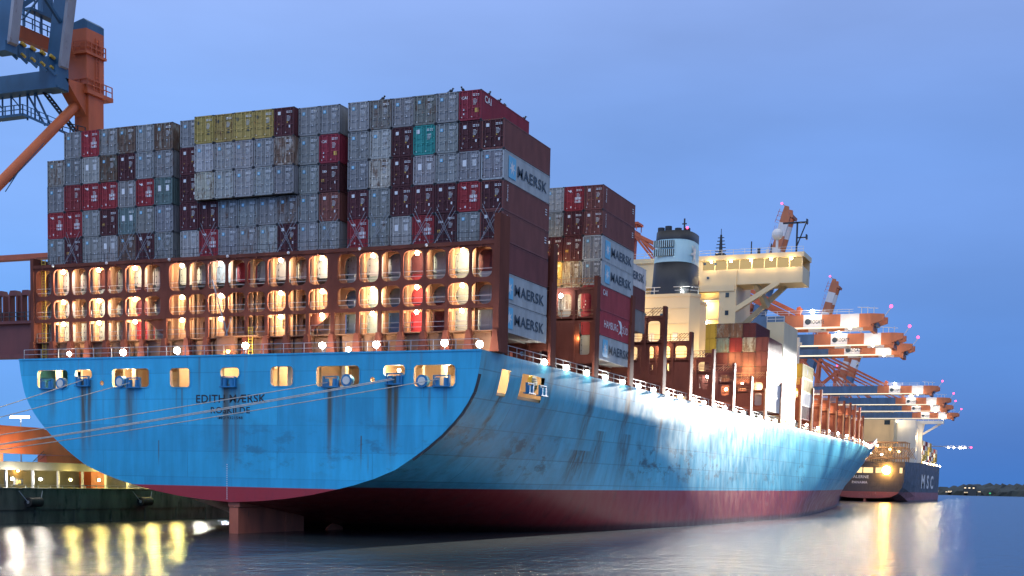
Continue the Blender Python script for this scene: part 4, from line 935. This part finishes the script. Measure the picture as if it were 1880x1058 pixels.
for (x, y, dz, lab) in ((-34, 267, 0, 'gantry crane with lowered striped boom, second highest in the upper cluster of three'), (-34.5, 295, 0, 'gantry crane with lowered striped boom, lowest in the upper cluster of three'),
                     (-41, 458, 0, 'gantry crane with long blue and orange boom above the beige tower of the second ship'), (-42, 530, 0, 'gantry crane with lowered boom just beneath the long blue boom, far right'),
                     (-45, 583, 0, 'gantry crane with lowered boom, second lowest of the far right cluster'), (-47, 651, 0, 'gantry crane with brightly lit boom, lowest of the far right cluster')):
    tagc(copy_tree(PROTO, None, (x, y, dz)), lab)
RP = empty('gantry_crane', (-35, 373, 0)); crane_parts(RP, True, 64)
tagc(RP, 'gantry crane with boom raised upright, its red and white tip above the bridge wing')
for (x, y, z, lab) in ((-38, 500, -7, 'gantry crane with raised boom, its tip over the highest lowered boom'), (-44, 634, -16, 'gantry crane with raised boom, white and orange tip under the striped booms'), (-52, 640, -25, 'distant gantry crane with raised boom, thin tip behind the long stays')):
    tagc(copy_tree(RP, None, (x, y, z)), lab)
# floodlights of the near boom ends shining down on the ship's side
for (p, aim, w, sp) in (((36, 221, 46), (28, 30, 9.5), 11000000, 7), ((36, 221, 46), (28, 56, 7), 10000000, 9), ((36, 221, 46), (28, 80, 5), 5000000, 11), ((36, 221, 46), (28, 106, 4), 2800000, 14), ((36, 221, 46), (28, 132, 1), 1500000, 16), ((36, 222, 46), (28, 160, -3), 700000, 21), ((36, 222, 46), (27.5, 192, -5), 380000, 25), ((36.5, 264, 46), (25, 222, 2), 600000, 38), ((36.5, 292, 46), (20, 262, 4), 800000, 44), ((36.5, 292, 46), (14, 310, 4), 700000, 50), ((36, 220, 46), (28, 40, 9.5), 12000000, 4.6), ((34, 300, 46), (10, 365, 6), 600000, 40)):
    light(BOOM1, p, w, (1, .96, .90) if sp > 6 else (1, .66, .40), .8, 'SPOT', aim, sp, 1)
# ------------------------------------------------------------------ second ship ahead
S2M = hull_material('second_ship_paint', (.075, .068, .068), (.30, .085, .075), 5.2, 0, [], rough=.45)
SH2 = empty('container_ship', (-25, 640, -.35)); tag(SH2, 'dark grey container ship moored ahead, white letters on its side and beige house', 'container ship')
mb = MB(); secs = []
prof = [(0, 1.5), (8, 1.6), (14, 2.2), (18, 4.2), (20.2, 7.5), (21, 12), (21.2, 17), (21.2, 22)]; full = [(0, -9), (15, -9), (19.5, -8), (21, -5), (21.2, 2), (21.2, 8), (21.2, 14), (21.2, 23)]
ys = [640, 650, 670, 700, 740, 790, 850, 880, 905, 925, 940, 952]
for y in ys:
    t = sst(640, 720, y); b = 1 if y < 850 else 1-((y-850)/104)**1.8*.98
    secs.append([(lerp(p[0], q[0], t)*b*(1+(0 if y < 790 else .0)), lerp(p[1], q[1], t)+(0 if y < 850 or i < 5 else (y-850)*.02)) for i, (p, q) in enumerate(zip(prof, full))])
for sg in (1, -1):
    vs = [(-25+sg*x, y, z) for y, s in zip(ys, secs) for (x, z) in s]; n = 8
    mb.add(vs, [((i*n+j, (i+1)*n+j, (i+1)*n+j+1, i*n+j+1) if sg == 1 else (i*n+j+1, (i+1)*n+j+1, (i+1)*n+j, i*n+j)) for i in range(len(ys)-1) for j in range(n-1)])
mb.add([(-25+s*x, 640, z) for s, L in ((1, secs[0]), (-1, secs[0][::-1])) for (x, z) in L], [tuple(range(16))])
for i in range(len(ys)-1):
    a, b = secs[i][-1], secs[i+1][-1]; mb.add([(-25-a[0], ys[i], a[1]-.1), (-25+a[0], ys[i], a[1]-.1), (-25+b[0], ys[i+1], b[1]-.1), (-25-b[0], ys[i+1], b[1]-.1)], [(0, 1, 2, 3)])
mb.build('hull', S2M, SH2)
mb = MB()
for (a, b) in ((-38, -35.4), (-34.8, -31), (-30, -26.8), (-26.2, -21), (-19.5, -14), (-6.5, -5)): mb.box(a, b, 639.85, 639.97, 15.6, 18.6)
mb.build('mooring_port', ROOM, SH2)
mb = MB()
for t, y, s in (('M', 742, 8.2), ('S', 772, 8.2), ('C', 800, 8.2)): text_into(mb, t, s, lambda a, b, y=y: (-3.6, y+a*1.6, 8+b), 0, .03, 1.6)
mb.build('side_lettering', WHITE, SH2)
mb = MB(); text_into(mb, 'PALERNE', 1.6, lambda a, b: (-28+a, 639.8, 12.6+b), 0, .02); text_into(mb, 'PANAMA', 1.4, lambda a, b: (-28+a, 639.8, 9.6+b), 0, .02); mb.build('stern_lettering', WHITE, SH2)
mb = MB(); mb.prism([(640.5, -2), (648, -2), (648, 1.6), (640.5, 1.7)], 'x', -25.6, -24.4); mb.build('rudder', RUDM, SH2)
mb = MB(); mb.box(-33.5, -17.0, 672, 690, 22.5, 57); mb.box(-20.5, -14.5, 672.5, 690, 22.5, 47.5); h2 = mb.build('funnel_house', BEIGE, SH2)
mb = MB(); mb.box(-20.0, -16.8, 671.9, 671.98, 44, 46.6); mb.build('window', GLASS, h2)
mb = MB(); mb.box(-20, -4.6, 695, 712, 22.5, 43.5); mb.box(-21, -5, 696, 714, 43.5, 48); mb.box(-14, 9.5, 712, 716, 46.5, 48.4); mb.bar((-3, 714, 40), (7.5, 714, 46.5), 1.2); mb.bar((-3, 714, 40), (-2, 714, 46.5), 1.0); mb.box(-5, -2.6, 712.2, 716, 23, 46.4)
h3 = mb.build('bridge_house', CREAM, SH2)
mb = MB(); mb.rail([(-14, 712, 48.4), (9.5, 712, 48.4)], 1.4, .12, 3); mb.build('railing', CWHITE, h3)
light(h3, (-2, 705, 38), 2500, (1, .74, .4), 1); light(h3, (-14, 690, 47), 2500, (1, .8, .5), 1); light(h2, (-24, 655, 42), 3200, (1, .72, .42), 1)
for i, y in enumerate((648, 658, 668)):                                                       # lashing frames over the stern
    mb = MB()
    for x in range(-45, -4, 4): mb.bar((x, y, 22), (x, y, 33), .5); mb.bar((x, y, 24), (x+4, y, 30), .3); mb.bar((x+4, y, 24), (x, y, 30), .3)
    for z in (24, 30, 33): mb.box(-45, -4.5, y-.3, y+.3, z, z+.4)
    mb.build('lashing_frame', mat('frame_steel_%s' % 'abc'[i], (.42, .22, .10)), SH2)
for i, (x, y, z) in enumerate(((-30, 646, 30), (-20, 646, 31), (-13, 646, 29), (-24, 652, 27), (-9, 654, 28), (-17, 643, 26))):
    mb = MB(); mb.ball((x, y, z), .55); o = mb.build('deck_lamp', BULB if i % 2 else BULBY, SH2); light(o, (x, y-1, z), 600, (1, .72, .3), .6)
mb = MB(); mb.ball((-13.5, 638.4, 17.2), 2.3, 16); o = mb.build('stern_floodlight', BULBO, SH2); light(o, (-13.5, 635.5, 17.2), 700, (1, .50, .12), 1.2)
colors2 = ['white', 'yellow', 'deepred', 'ochre', 'white']
for i in range(9):
    for t in range(5 if i < 6 else 4):
        c = colors2[(i*3+t*2) % 5]
        container(c, -6.6, 722+i*14.5, 23.4+t*2.9, f"{WORD[c]} container aboard the second ship, {ORD[t+1]} tier up in {ORD[i+1]} bay from its bridge", 'containers on the second ship')
for y in (720, 750, 790, 830): light(SH2, (-1.0, y-2, 31), 2600, (1, .78, .4), .8)
for y in (722, 745, 765, 790, 810, 835, 860): mb = MB(); mb.ball((-4.0, y, 24), .5); mb.build('deck_lamp', BULB, SH2)
# ------------------------------------------------------------------ quay wall, canopy, lamps, fenders at the left
mb = MB(); mb.box(-33.95, -31.4, -60, 470, 1.2, 3.58); mb.box(-33.95, -31.55, -60, 470, -5, 1.2); mb.box(-33.95, -31.3, -60, 470, 3.58, 3.72)
for k in range(60): y = -58+k*6.6; mb.box(-31.55, -31.42, y, y+.9, -2, 1.15)
for k in range(42): y = -57+k*9.4; mb.box(-31.4, -31.34, y, y+.5, 2.2, 3.0); mb.box(-31.4, -31.34, y, y+.5, 1.3, 1.8)
q = mb.build('quay_wall', CONCD); tag(q, 'dark stained concrete quay wall rising from the water at the left', 'quay wall')
mb = MB(); mb.rail([(-31.5, -20, 3.72), (-31.5, 60, 3.72)], .34, .04, 2.0, (1.0,)); tag(mb.build('mooring_rail', STEEL), 'low steel rail running along the edge of the quay wall', 'rail')
mb = MB(); mb.box(-38.5, -37.9, -60, 120, 3.665, 5.85); tag(mb.build('flood_wall', CONC), 'pale concrete wall on the quay behind the canopy posts', 'wall')
mb = MB(); mb.box(-38.4, -32.6, -60, 90, 5.78, 6.6); mb.box(-32.75, -32.5, -60, 90, 6.6, 6.75)
cn_ = mb.build('canopy', CONC); tag(cn_, 'long concrete canopy slab on thin posts above the quay edge', 'canopy')
for k in range(24):
    y = -14.6+k*4.25; mb = MB(); mb.box(-32.85, -32.6, y-.12, y+.12, 3.72, 5.78); mb.build('canopy_post', CGREY, cn_)
def fender(y):
    mb = MB(); mb.cyl((-30.85, y-1.0, 2.1), (-30.85, y+1.0, 2.1), .55, 16); mb.cyl((-30.85, y-1.02, 2.1), (-30.85, y+1.02, 2.1), .2, 10, 1)
    mb.bar((-31.35, y-1.9, 3.4), (-30.85, y-1.0, 2.1), .07, mi=1); mb.bar((-31.35, y+1.9, 3.4), (-30.85, y+1.0, 2.1), .07, mi=1)
    return mb.build('fender', [RUBBER, STEEL], base=(-31, y, 2))
for y, l in ((.6, 'black cylinder fender on the quay wall near the left picture edge'), (20.6, 'black cylinder fender on the quay wall close to the ship stern')): tag(fender(y), l, 'fender', 'fenders on the quay wall')
QL = [(-1.3, 0, 'first'), (3.2, 1, 'second'), (8.3, 2, 'third'), (13.4, 2, 'fourth'), (18.5, 2, 'fifth'), (23.6, 2, 'sixth'), (28.7, 2, 'seventh'), (34.5, 0, 'eighth'), (40.5, 3, 'ninth')]
for y, k, w in QL:
    base = (-32.55, y, 4.6); mb = MB(); mb.ball((-32.3, y, 4.75), .16); mb.box(-32.62, -32.45, y-.15, y+.15, 4.6, 4.95, 1); mb.box(-32.9, -32.5, y+.3, y+.7, 4.55, 4.95, 1)
    o = mb.build('quay_lamp', [BULBW if k in (0, 1, 3) else BULBY, DARK], base=base)
    tag(o, f"small {'white' if k in (0, 1, 3) else 'yellow'} lamp under the quay canopy, {w} from the left", 'lamp', 'lamps under the quay canopy')
    light(o, (-31.9, y, 4.8), [900, 420, 520, 900][k] if y < 20 else 1100, [(1, .93, .78), (1, .92, .78), (1, .78, .22), (.72, .84, 1)][k], .2)
mb = MB(); mb.ball((-37.6, 5.2, 5.7), .14); mb.box(-37.9, -37.7, 5.1, 5.3, 5.6, 5.8, 1); o = tag(mb.build('wall_lamp', [BULBO, DARK], base=(-37.7, 5.2, 5.6)), 'small orange lamp on top of the concrete wall under the canopy', 'lamp'); light(o, (-37.3, 5.1, 5.8), 60, (1, .5, .1))
mb = MB(); mb.box(-32.45, -32.40, -1.0, .5, 4.0, 4.75, 0); text_into(mb, '50', .5, lambda a, b: (-32.39, -.25+a, 4.15+b), 1, .01, 1.1); s_ = mb.build('berth_sign', [DARK, YELM], base=(-32.4, -.25, 4)); tag(s_, 'dark sign with yellow number 50 on a canopy post', 'sign')
def bollard(y):
    mb = MB(); mb.cyl((-32.2, y, 3.72), (-32.2, y, 4.3), .3, 12); mb.ball((-32.2, y, 4.35), .42, 12, sc=(1, 1, .5)); return tag(mb.build('bollard', DARK, base=(-32.2, y, 3.72)), 'iron mooring bollard on the quay edge left of the picture', 'bollard')
# ------------------------------------------------------------------ mooring ropes
def rope(a, b, sag, lab, n=24, r=.05):
    a, b = Vector(a), Vector(b); mb = MB(); P = []
    for i in range(n+1): t = i/n; p = a+(b-a)*t; p.z -= sag*4*t*(1-t); P.append(p)
    for p, q in zip(P, P[1:]): mb.cyl(p, q, r, 6)
    o = mb.build('mooring_rope', ROPE, base=tuple(a)); tag(o, lab, 'rope', 'stern mooring ropes')
RP_ = [((-18.9, -4.9, 15.55), (-32.2, -35, 4.2), 'topmost mooring rope, running left from the second stern port from the left'), ((-12.6, -4.95, 15.2), (-32.2, -36.7, 4.2), 'second mooring rope from the top, leaving the wide left stern port'),
       ((11.6, -4.95, 15.0), (-32.2, -41.5, 4.2), 'upper of three long mooring ropes crossing the ship name'), ((18.8, -4.95, 15.3), (-32.2, -34.5, 4.2), 'middle rope of the three long mooring ropes crossing the transom'), ((23.8, -4.95, 15.2), (-32.2, -31.5, 4.2), 'lowest mooring rope, running below the port of registry lettering')]
for a, b, l in RP_: rope(a, b, .35, l)
rope((19.05, -4.95, 15.22), (-32.2, -34.9, 4.2), .42, 'twin mooring rope hanging close beside the middle long rope')
# ------------------------------------------------------------------ near gantry crane at the left (blue raised boom, orange leg)
NCR = empty('gantry_crane', (-37, 12, 3.66)); tag(NCR, 'orange and blue gantry crane with raised boom at the upper left edge', 'crane')
mb = MB(); mb.box(-38.2, -36, 16.3, 19.1, 3.7, 53); mb.prism([(-38.2, 53), (-36, 53), (-36, 60.8), (-38.6, 60.8), (-39.6, 56.5)], 'y', 16.0, 19.2); mb.box(-38.4, -35.7, 15.8, 20.6, 52.9, 53.4); mb.box(-37.8, -35.7, 15.6, 19.4, 57.7, 58.0)
mb.prism([(12.5, 53.8), (16.3, 50.2), (16.3, 54)], 'x', -38.1, -36.3)
leg = mb.build('leg', ORANGE, NCR)
mb = MB(); mb.rail([(-35.8, 15.9, 53.4), (-35.8, 20.5, 53.4)], 1.3, .05, 1.2); mb.rail([(-38.3, 15.85, 53.4), (-35.8, 15.85, 53.4)], 1.3, .05, 1.2); mb.rail([(-35.8, 15.7, 58), (-35.8, 19.3, 58)], 1.2, .05, 1.0); mb.rail([(-37.8, 15.65, 58), (-35.8, 15.65, 58)], 1.2, .05, 1.0)
for d in (0, .6): mb.bar((-35.9, 17.6+d, 53.4), (-35.9, 17.6+d, 60), .07)
for k in range(16): mb.bar((-35.9, 17.6, 53.6+k*.4), (-35.9, 18.2, 53.6+k*.4), .05)
mb.build('railing', ORANGE, leg)
mb = MB(); mb.prism([(-38.3, 58.4), (-36.05, 58.4), (-36.05, 61.7), (-36.6, 62.1), (-38.3, 61.7)], 'y', 16.2, 19.3); mb.build('machinery_house', CBLUE, NCR)
mb = MB(); mb.cyl((-37.2, 15.9, 51.8), (-38.0, 3.3, 39.3), .62, 18); mb.cyl((-38, 3.3, 39.3), (-39.2, -12, 24.4), .62, 18); mb.build('diagonal_brace', ORANGE, NCR)
mb = MB(); mb.bar((-37.0, 9.5, 45.3), (-37.4, 4.2, 39.6), .08); mb.bar((-37.2, 3.3, 38.3), (-37.9, 7.6, 43.1), .08); mb.build('handrail', CBLUE, NCR)
mb = MB(); mb.bar((-40.2, -6, 58.4), (-40.2, 16.2, 58.5), 1.0, 1.5); mb.build('cross_beam', ORANGE, NCR)
mb = MB(); mb.box(-72, -36.7, 11.3, 12.7, 52.5, 54.5); mb.box(-72, -36.2, 11.0, 13.0, 52.3, 52.5); mb.box(-38.8, -36.3, 10.8, 13.1, 52.2, 54.9); mb.box(-72, -39, 3.3, 4.5, 53.0, 55.0); mb.build('main_girder', CBLUE, NCR)
for (y, x) in ((12, -36.6), (3.0, -36.0)):                                                   # two box girders of the raised boom
    mb = MB(); mb.prism([(x-1.75, 54.6), (x+.15, 54.6), (x+5.0, 84), (x+3.1, 84)], 'y', y-.6, y+.7); mb.box(x-2.08, x+.22, y-.9, y+.95, 53.9, 55.05); o = mb.build('boom_girder', CBLUE, NCR)
    mb = MB(); mb.prism([(x+.16, 54.7), (x+.62, 54.9), (x+5.5, 84), (x+5.02, 84)], 'y', y-.62, y+.72); mb.build('boom_flange', CGREY, o)
mb = MB()
mb.bar((-38.6, 3.4, 57.4), (-34.8, 11.4, 65.4), .55); mb.bar((-36.0, 3.4, 66), (-36.0, 11.4, 60), .35); mb.build('boom_brace', CBLUE, NCR)
for k in range(5):
    y = 4.4+k*1.6; mb = MB(); mb.box(-37.6, -36.9, y-.5, y+.5, 54.4, 55.8); mb.bar((-36.9, y-.5, 54.4), (-36.2, y, 53.6), .3); mb.cyl((-36.7, y-.4, 54.6), (-36.7, y+.2, 54.4), .18, 8, 1); mb.cyl((-36.7, y-.4, 55.9), (-36.7, y+.3, 55.7), .2, 8, 1); mb.build('hinge_block', [CBLUE, YELM], NCR)
mb = MB()
for k in range(7): x = -39.6-.35*(k % 2); y = 5+k*1.5; mb.bar((x, y, 59.2), (x, y, 63.5+.6*(k % 3)), .22 if k % 2 else .12)
mb.rail([(-39.4, 4, 59.2), (-39.4, 15.5, 59.2)], 1.2, .05, 1.3); mb.box(-40.4, -39.2, 10, 14.6, 61.4, 61.7); mb.bar((-39.5, 9, 60), (-39.5, 13.4, 65.5), .2); mb.box(-40.4, -39.6, 12.4, 14.2, 61.7, 65.2); mb.build('machinery_platform', CBLUE, NCR)
mb = MB()                                                                                    # hanging walkway under the girder
for x in (-60, -55, -50, -47.6, -46.2, -44.8, -43.4, -42.2, -41): mb.bar((x, 12.4, 52.4), (x, 12.4, 49.6 if x < -42.5 else 49.2), .16)
for x in (-55, -47.6, -44.8): mb.bar((x, 12.4, 52.3), (x+1.4, 12.4, 50.9), .12)
mb.bar((-42.2, 12.4, 52.4), (-39.6, 12.6, 48.4), .2); mb.bar((-40.9, 12.4, 52.4), (-38.6, 12.6, 48.1), .2)
mb.bar((-66, 12.2, 49.5), (-42.2, 12.2, 49.7), 1.3, .3); mb.bar((-42.2, 12.2, 49.7), (-36.8, 12.8, 47.4), 1.3, .3)
mb.rail([(-62, 11.6, 49.7), (-42.2, 11.6, 49.8), (-37.5, 12.2, 47.8)], 1.1, .05, 1.4)
mb.build('hanging_walkway', CBLUE, NCR)
mb = MB()
for s in (0, .9): mb.bar((-39.6, 12.3+s, 52.3), (-36.6, 14.6+s, 47.6), .1, .25)
for k in range(15): t = k/14; mb.box(-39.6+3*t-.15, -39.6+3*t+.15, 12.3+2.3*t, 13.2+2.3*t, 52.2-4.7*t, 52.26-4.7*t)
mb.rail([(-37.6, 13.4, 47.7), (-36.2, 15.9, 47.5)], 1.2, .05, .9); mb.build('stair', DARK, NCR)
mb = MB(); mb.box(-62, -35.9, 23.4, 24.6, 34.5, 35.2); mb.build('tie_beam', ORANGE, NCR)
mb = MB(); mb.box(-66, -49.5, 25, 28, 21.8, 26.2); mb.box(-66, -49.5, 24.3, 25, 26.0, 26.4)
for x in (-64, -61.8, -59.6, -57.2, -55.0, -52.8):
    for d in (0, 1.35): mb.box(x+d-.14, x+d+.14, 24.6, 25.6, 26.4, 29.9)
    mb.prism([(x-.14, 29.9), (x+.2, 30.6), (x+1.15, 30.6), (x+1.49, 29.9)], 'y', 24.6, 25.6)
mb.box(-66, -49.5, 23.9, 25.2, 21.2, 21.8)
mb.build('portal_girder', mat('crane_dark_red', (.17, .04, .03), .55, noise=.15, rust=.2), NCR)
mb = MB(); mb.rail([(-66, 24.1, 26.4), (-50, 24.1, 26.4)], 1.1, .05, 1.3); mb.build('railing', DARK, NCR)
mb = MB(); mb.prism([(-20, 7.8), (30, 7.7), (30, 9.2), (12.5, 10.2), (8.4, 11.0), (-20, 11.1)], 'x', -38.6, -37); mb.box(-38.5, -37.1, -4, 2.3, 6.6, 7.7); mb.box(-38.5, -37.1, 9.5, 16, 6.6, 7.7); mb.box(-38, -37.4, 1.2, 1.9, 11, 12); mb.build('sill_beam', ORANGE, NCR)
mb = MB()
for k in range(8): t = k/7; mb.box(-36.9, -36.3, 6.6+1.6*t, 7.0+1.6*t, 6.62+1.1*t, 6.68+1.1*t)
mb.bar((-36.4, 6.5, 6.9), (-36.4, 8.3, 8.2), .06); mb.build('stair', DARK, NCR)
light(NCR, (-34.5, 3, 6.9), 900, (1, .86, .66), .4)
light(NCR, (-30.5, 12, 50.5), 0.1, (1, .8, .5), .4)
# flood-light mast and distant tower crane
mb = MB(); mb.cyl((-200, 178, 3.6), (-200, 178, 21.4), .25, 8, r2=.15)
mb.box(-203.6, -196.4, 177.8, 178.2, 21.3, 21.8); o = mb.build('floodlight_mast', CGREY, base=(-200, 178, 3.66)); tag(o, 'tall floodlight mast standing behind the orange crane beam at left', 'light mast')
for k in range(5): m2 = MB(); m2.box(-203.4+k*1.45, -202.4+k*1.45, 177.4, 177.8, 21.2, 21.7); m2.build('lamp_head', BULBW, o)
mb = MB()
for z in (58.2, 60.2): mb.bar((-54, 1500, z), (-26, 1500, z-.9), .5)
for k in range(10): x = -54+k*2.8; mb.bar((x, 1500, 58.2-.09*k), (x+1.4, 1500, 60.2-.09*k), .3); mb.bar((x+1.4, 1500, 60.2-.09*k), (x+2.8, 1500, 58.1-.09*k), .3)
mb.bar((-92, 1500, 3), (-92, 1500, 64), 1.6); mb.bar((-92, 1500, 59.4), (-54, 1500, 59.2), 1.2)
o = mb.build('tower_crane', CGREY, base=(-92, 1500, 3)); tag(o, 'distant tower crane jib with white lights and a red tip lamp', 'tower crane')
for x in (-50, -44, -38, -36, -32): m2 = MB(); m2.ball((x, 1498.5, 57.6), .8); m2.build('jib_lamp', BULBW, o)
m2 = MB(); m2.ball((-25, 1498.5, 58.2), 1.2); m2.build('warning_lamp', BULBR, o)
# ------------------------------------------------------------------ far shore
def shore_mesh():
    mb = MB(); n = 420; r = random.Random(3); hs = []
    for i in range(n+1):
        x = -1700+i*8; h = 26+14*sin(x*.004+1)+8*sin(x*.011)+5*sin(x*.037)+r.uniform(-3, 3.5)
        hs.append((x, max(14, h)))
    lay = [(3200, 0, .0), (3215, .35, 3), (3260, .62, 4), (3330, .82, 4), (3420, 1.0, 3)]
    vs = []
    for (y, k, j) in lay:
        for (x, h) in hs: vs.append((x+r.uniform(-3, 3), y+r.uniform(-8, 8), -.4+h*k+r.uniform(-j, j) if k else -.4))
    m = n+1
    mb.add(vs, [(k*m+i, k*m+i+1, (k+1)*m+i+1, (k+1)*m+i) for k in range(4) for i in range(n)])
    return mb
tag(shore_mesh().build('far_wood', mat('far_wood_foliage', (.022, .03, .028), .9, noise=.5, nscale=.02, stretch=(1, 1, 1))), 'dark wooded shore far across the water', kind='stuff')
rr = random.Random(11)
for i, (x, z, w, c) in enumerate(((-300, 22, 14, 0), (-255, 12, 8, 0), (-225, 20, 10, 0), (-180, 10, 12, 0), (-205, 13, 6, 0), (-176, 14, 9, 0), (-132, 36, 26, 0), (-140, 9, 8, 0), (-110, 15, 6, 0), (-86, 7, 4, 1))):
    mb = MB(); w *= .55; z = z*.55+3; mb.box(x-w, x+w, 3180, 3194, 0, z); h = mb.build('shore_house', mat('far_house_wall_%s' % 'abcdefghij'[i], (.05, .055, .055), .8), base=(x, 3187, 0))
    tag(h, f"tiny far house with lit windows on the shore, {['leftmost','second from left','third from left','fourth from left','fifth from left','sixth from left','broad with the brightest row','right of the broad one','last but one','green lit at far right'][i]}", 'house', 'houses on the far shore')
    m2 = MB()
    for k in range(3): a = x-w+w*2*(k+.2)/3; m2.box(a, a+w*.30, 3179.2, 3179.8, z*.72, z*.72+2.2)
    m2.build('window', emit('far_window_%s' % 'abcdefghij'[i], (1, .8, .55) if not c else (.1, 1, .4), 1.6), h)
# ------------------------------------------------------------------ birds on the stack
def bird(x, y, z, rz, lab):
    mb = MB(); mb.ball((0, 0, .22), .13, 10, sc=(.8, 1.5, .95)); mb.ball((0, .17, .37), .085, 8); mb.cyl((0, .24, .37), (0, .34, .35), .025, 6, r2=.005); mb.bar((0, -.12, .2), (0, -.36, .12), .1, .03)
    for d in (-.04, .04): mb.cyl((d, 0, 0), (d, 0, .13), .012, 5)
    o = bpy.data.objects.new('bird', mb.mesh('bird', BLACK)); COL.objects.link(o); o.location = (x, y, z); o.rotation_euler = (0, 0, rz); o.scale = (1.15, 1.15, 1.15); OFF[o.name] = o.location.copy()
    tag(o, lab, 'bird', 'birds on the stern stack')
zt = TZ(-1)-.02
for (x, y, l) in ((CX[16]+.0, .5, 'black bird on a grey container, far left of the other birds'), (CX[20]-1.0, .4, 'black bird perched on the near left corner of the top red container'), (CX[19]+.2, .4, 'black bird on the grey container beside the top red one'),
                  (CX[20]+.8, 2.6, 'black bird nearest the front along the long red container side'), (CX[20]+.8, 5.0, 'second black bird along the long red container side'), (CX[20]+.8, 6.6, 'third black bird along the long red container side'), (CX[20]+.8, 11.6, 'black bird at the far end of the long red container')):
    bird(x, y, TZ(0)+2.842, random.uniform(0, 6), l)
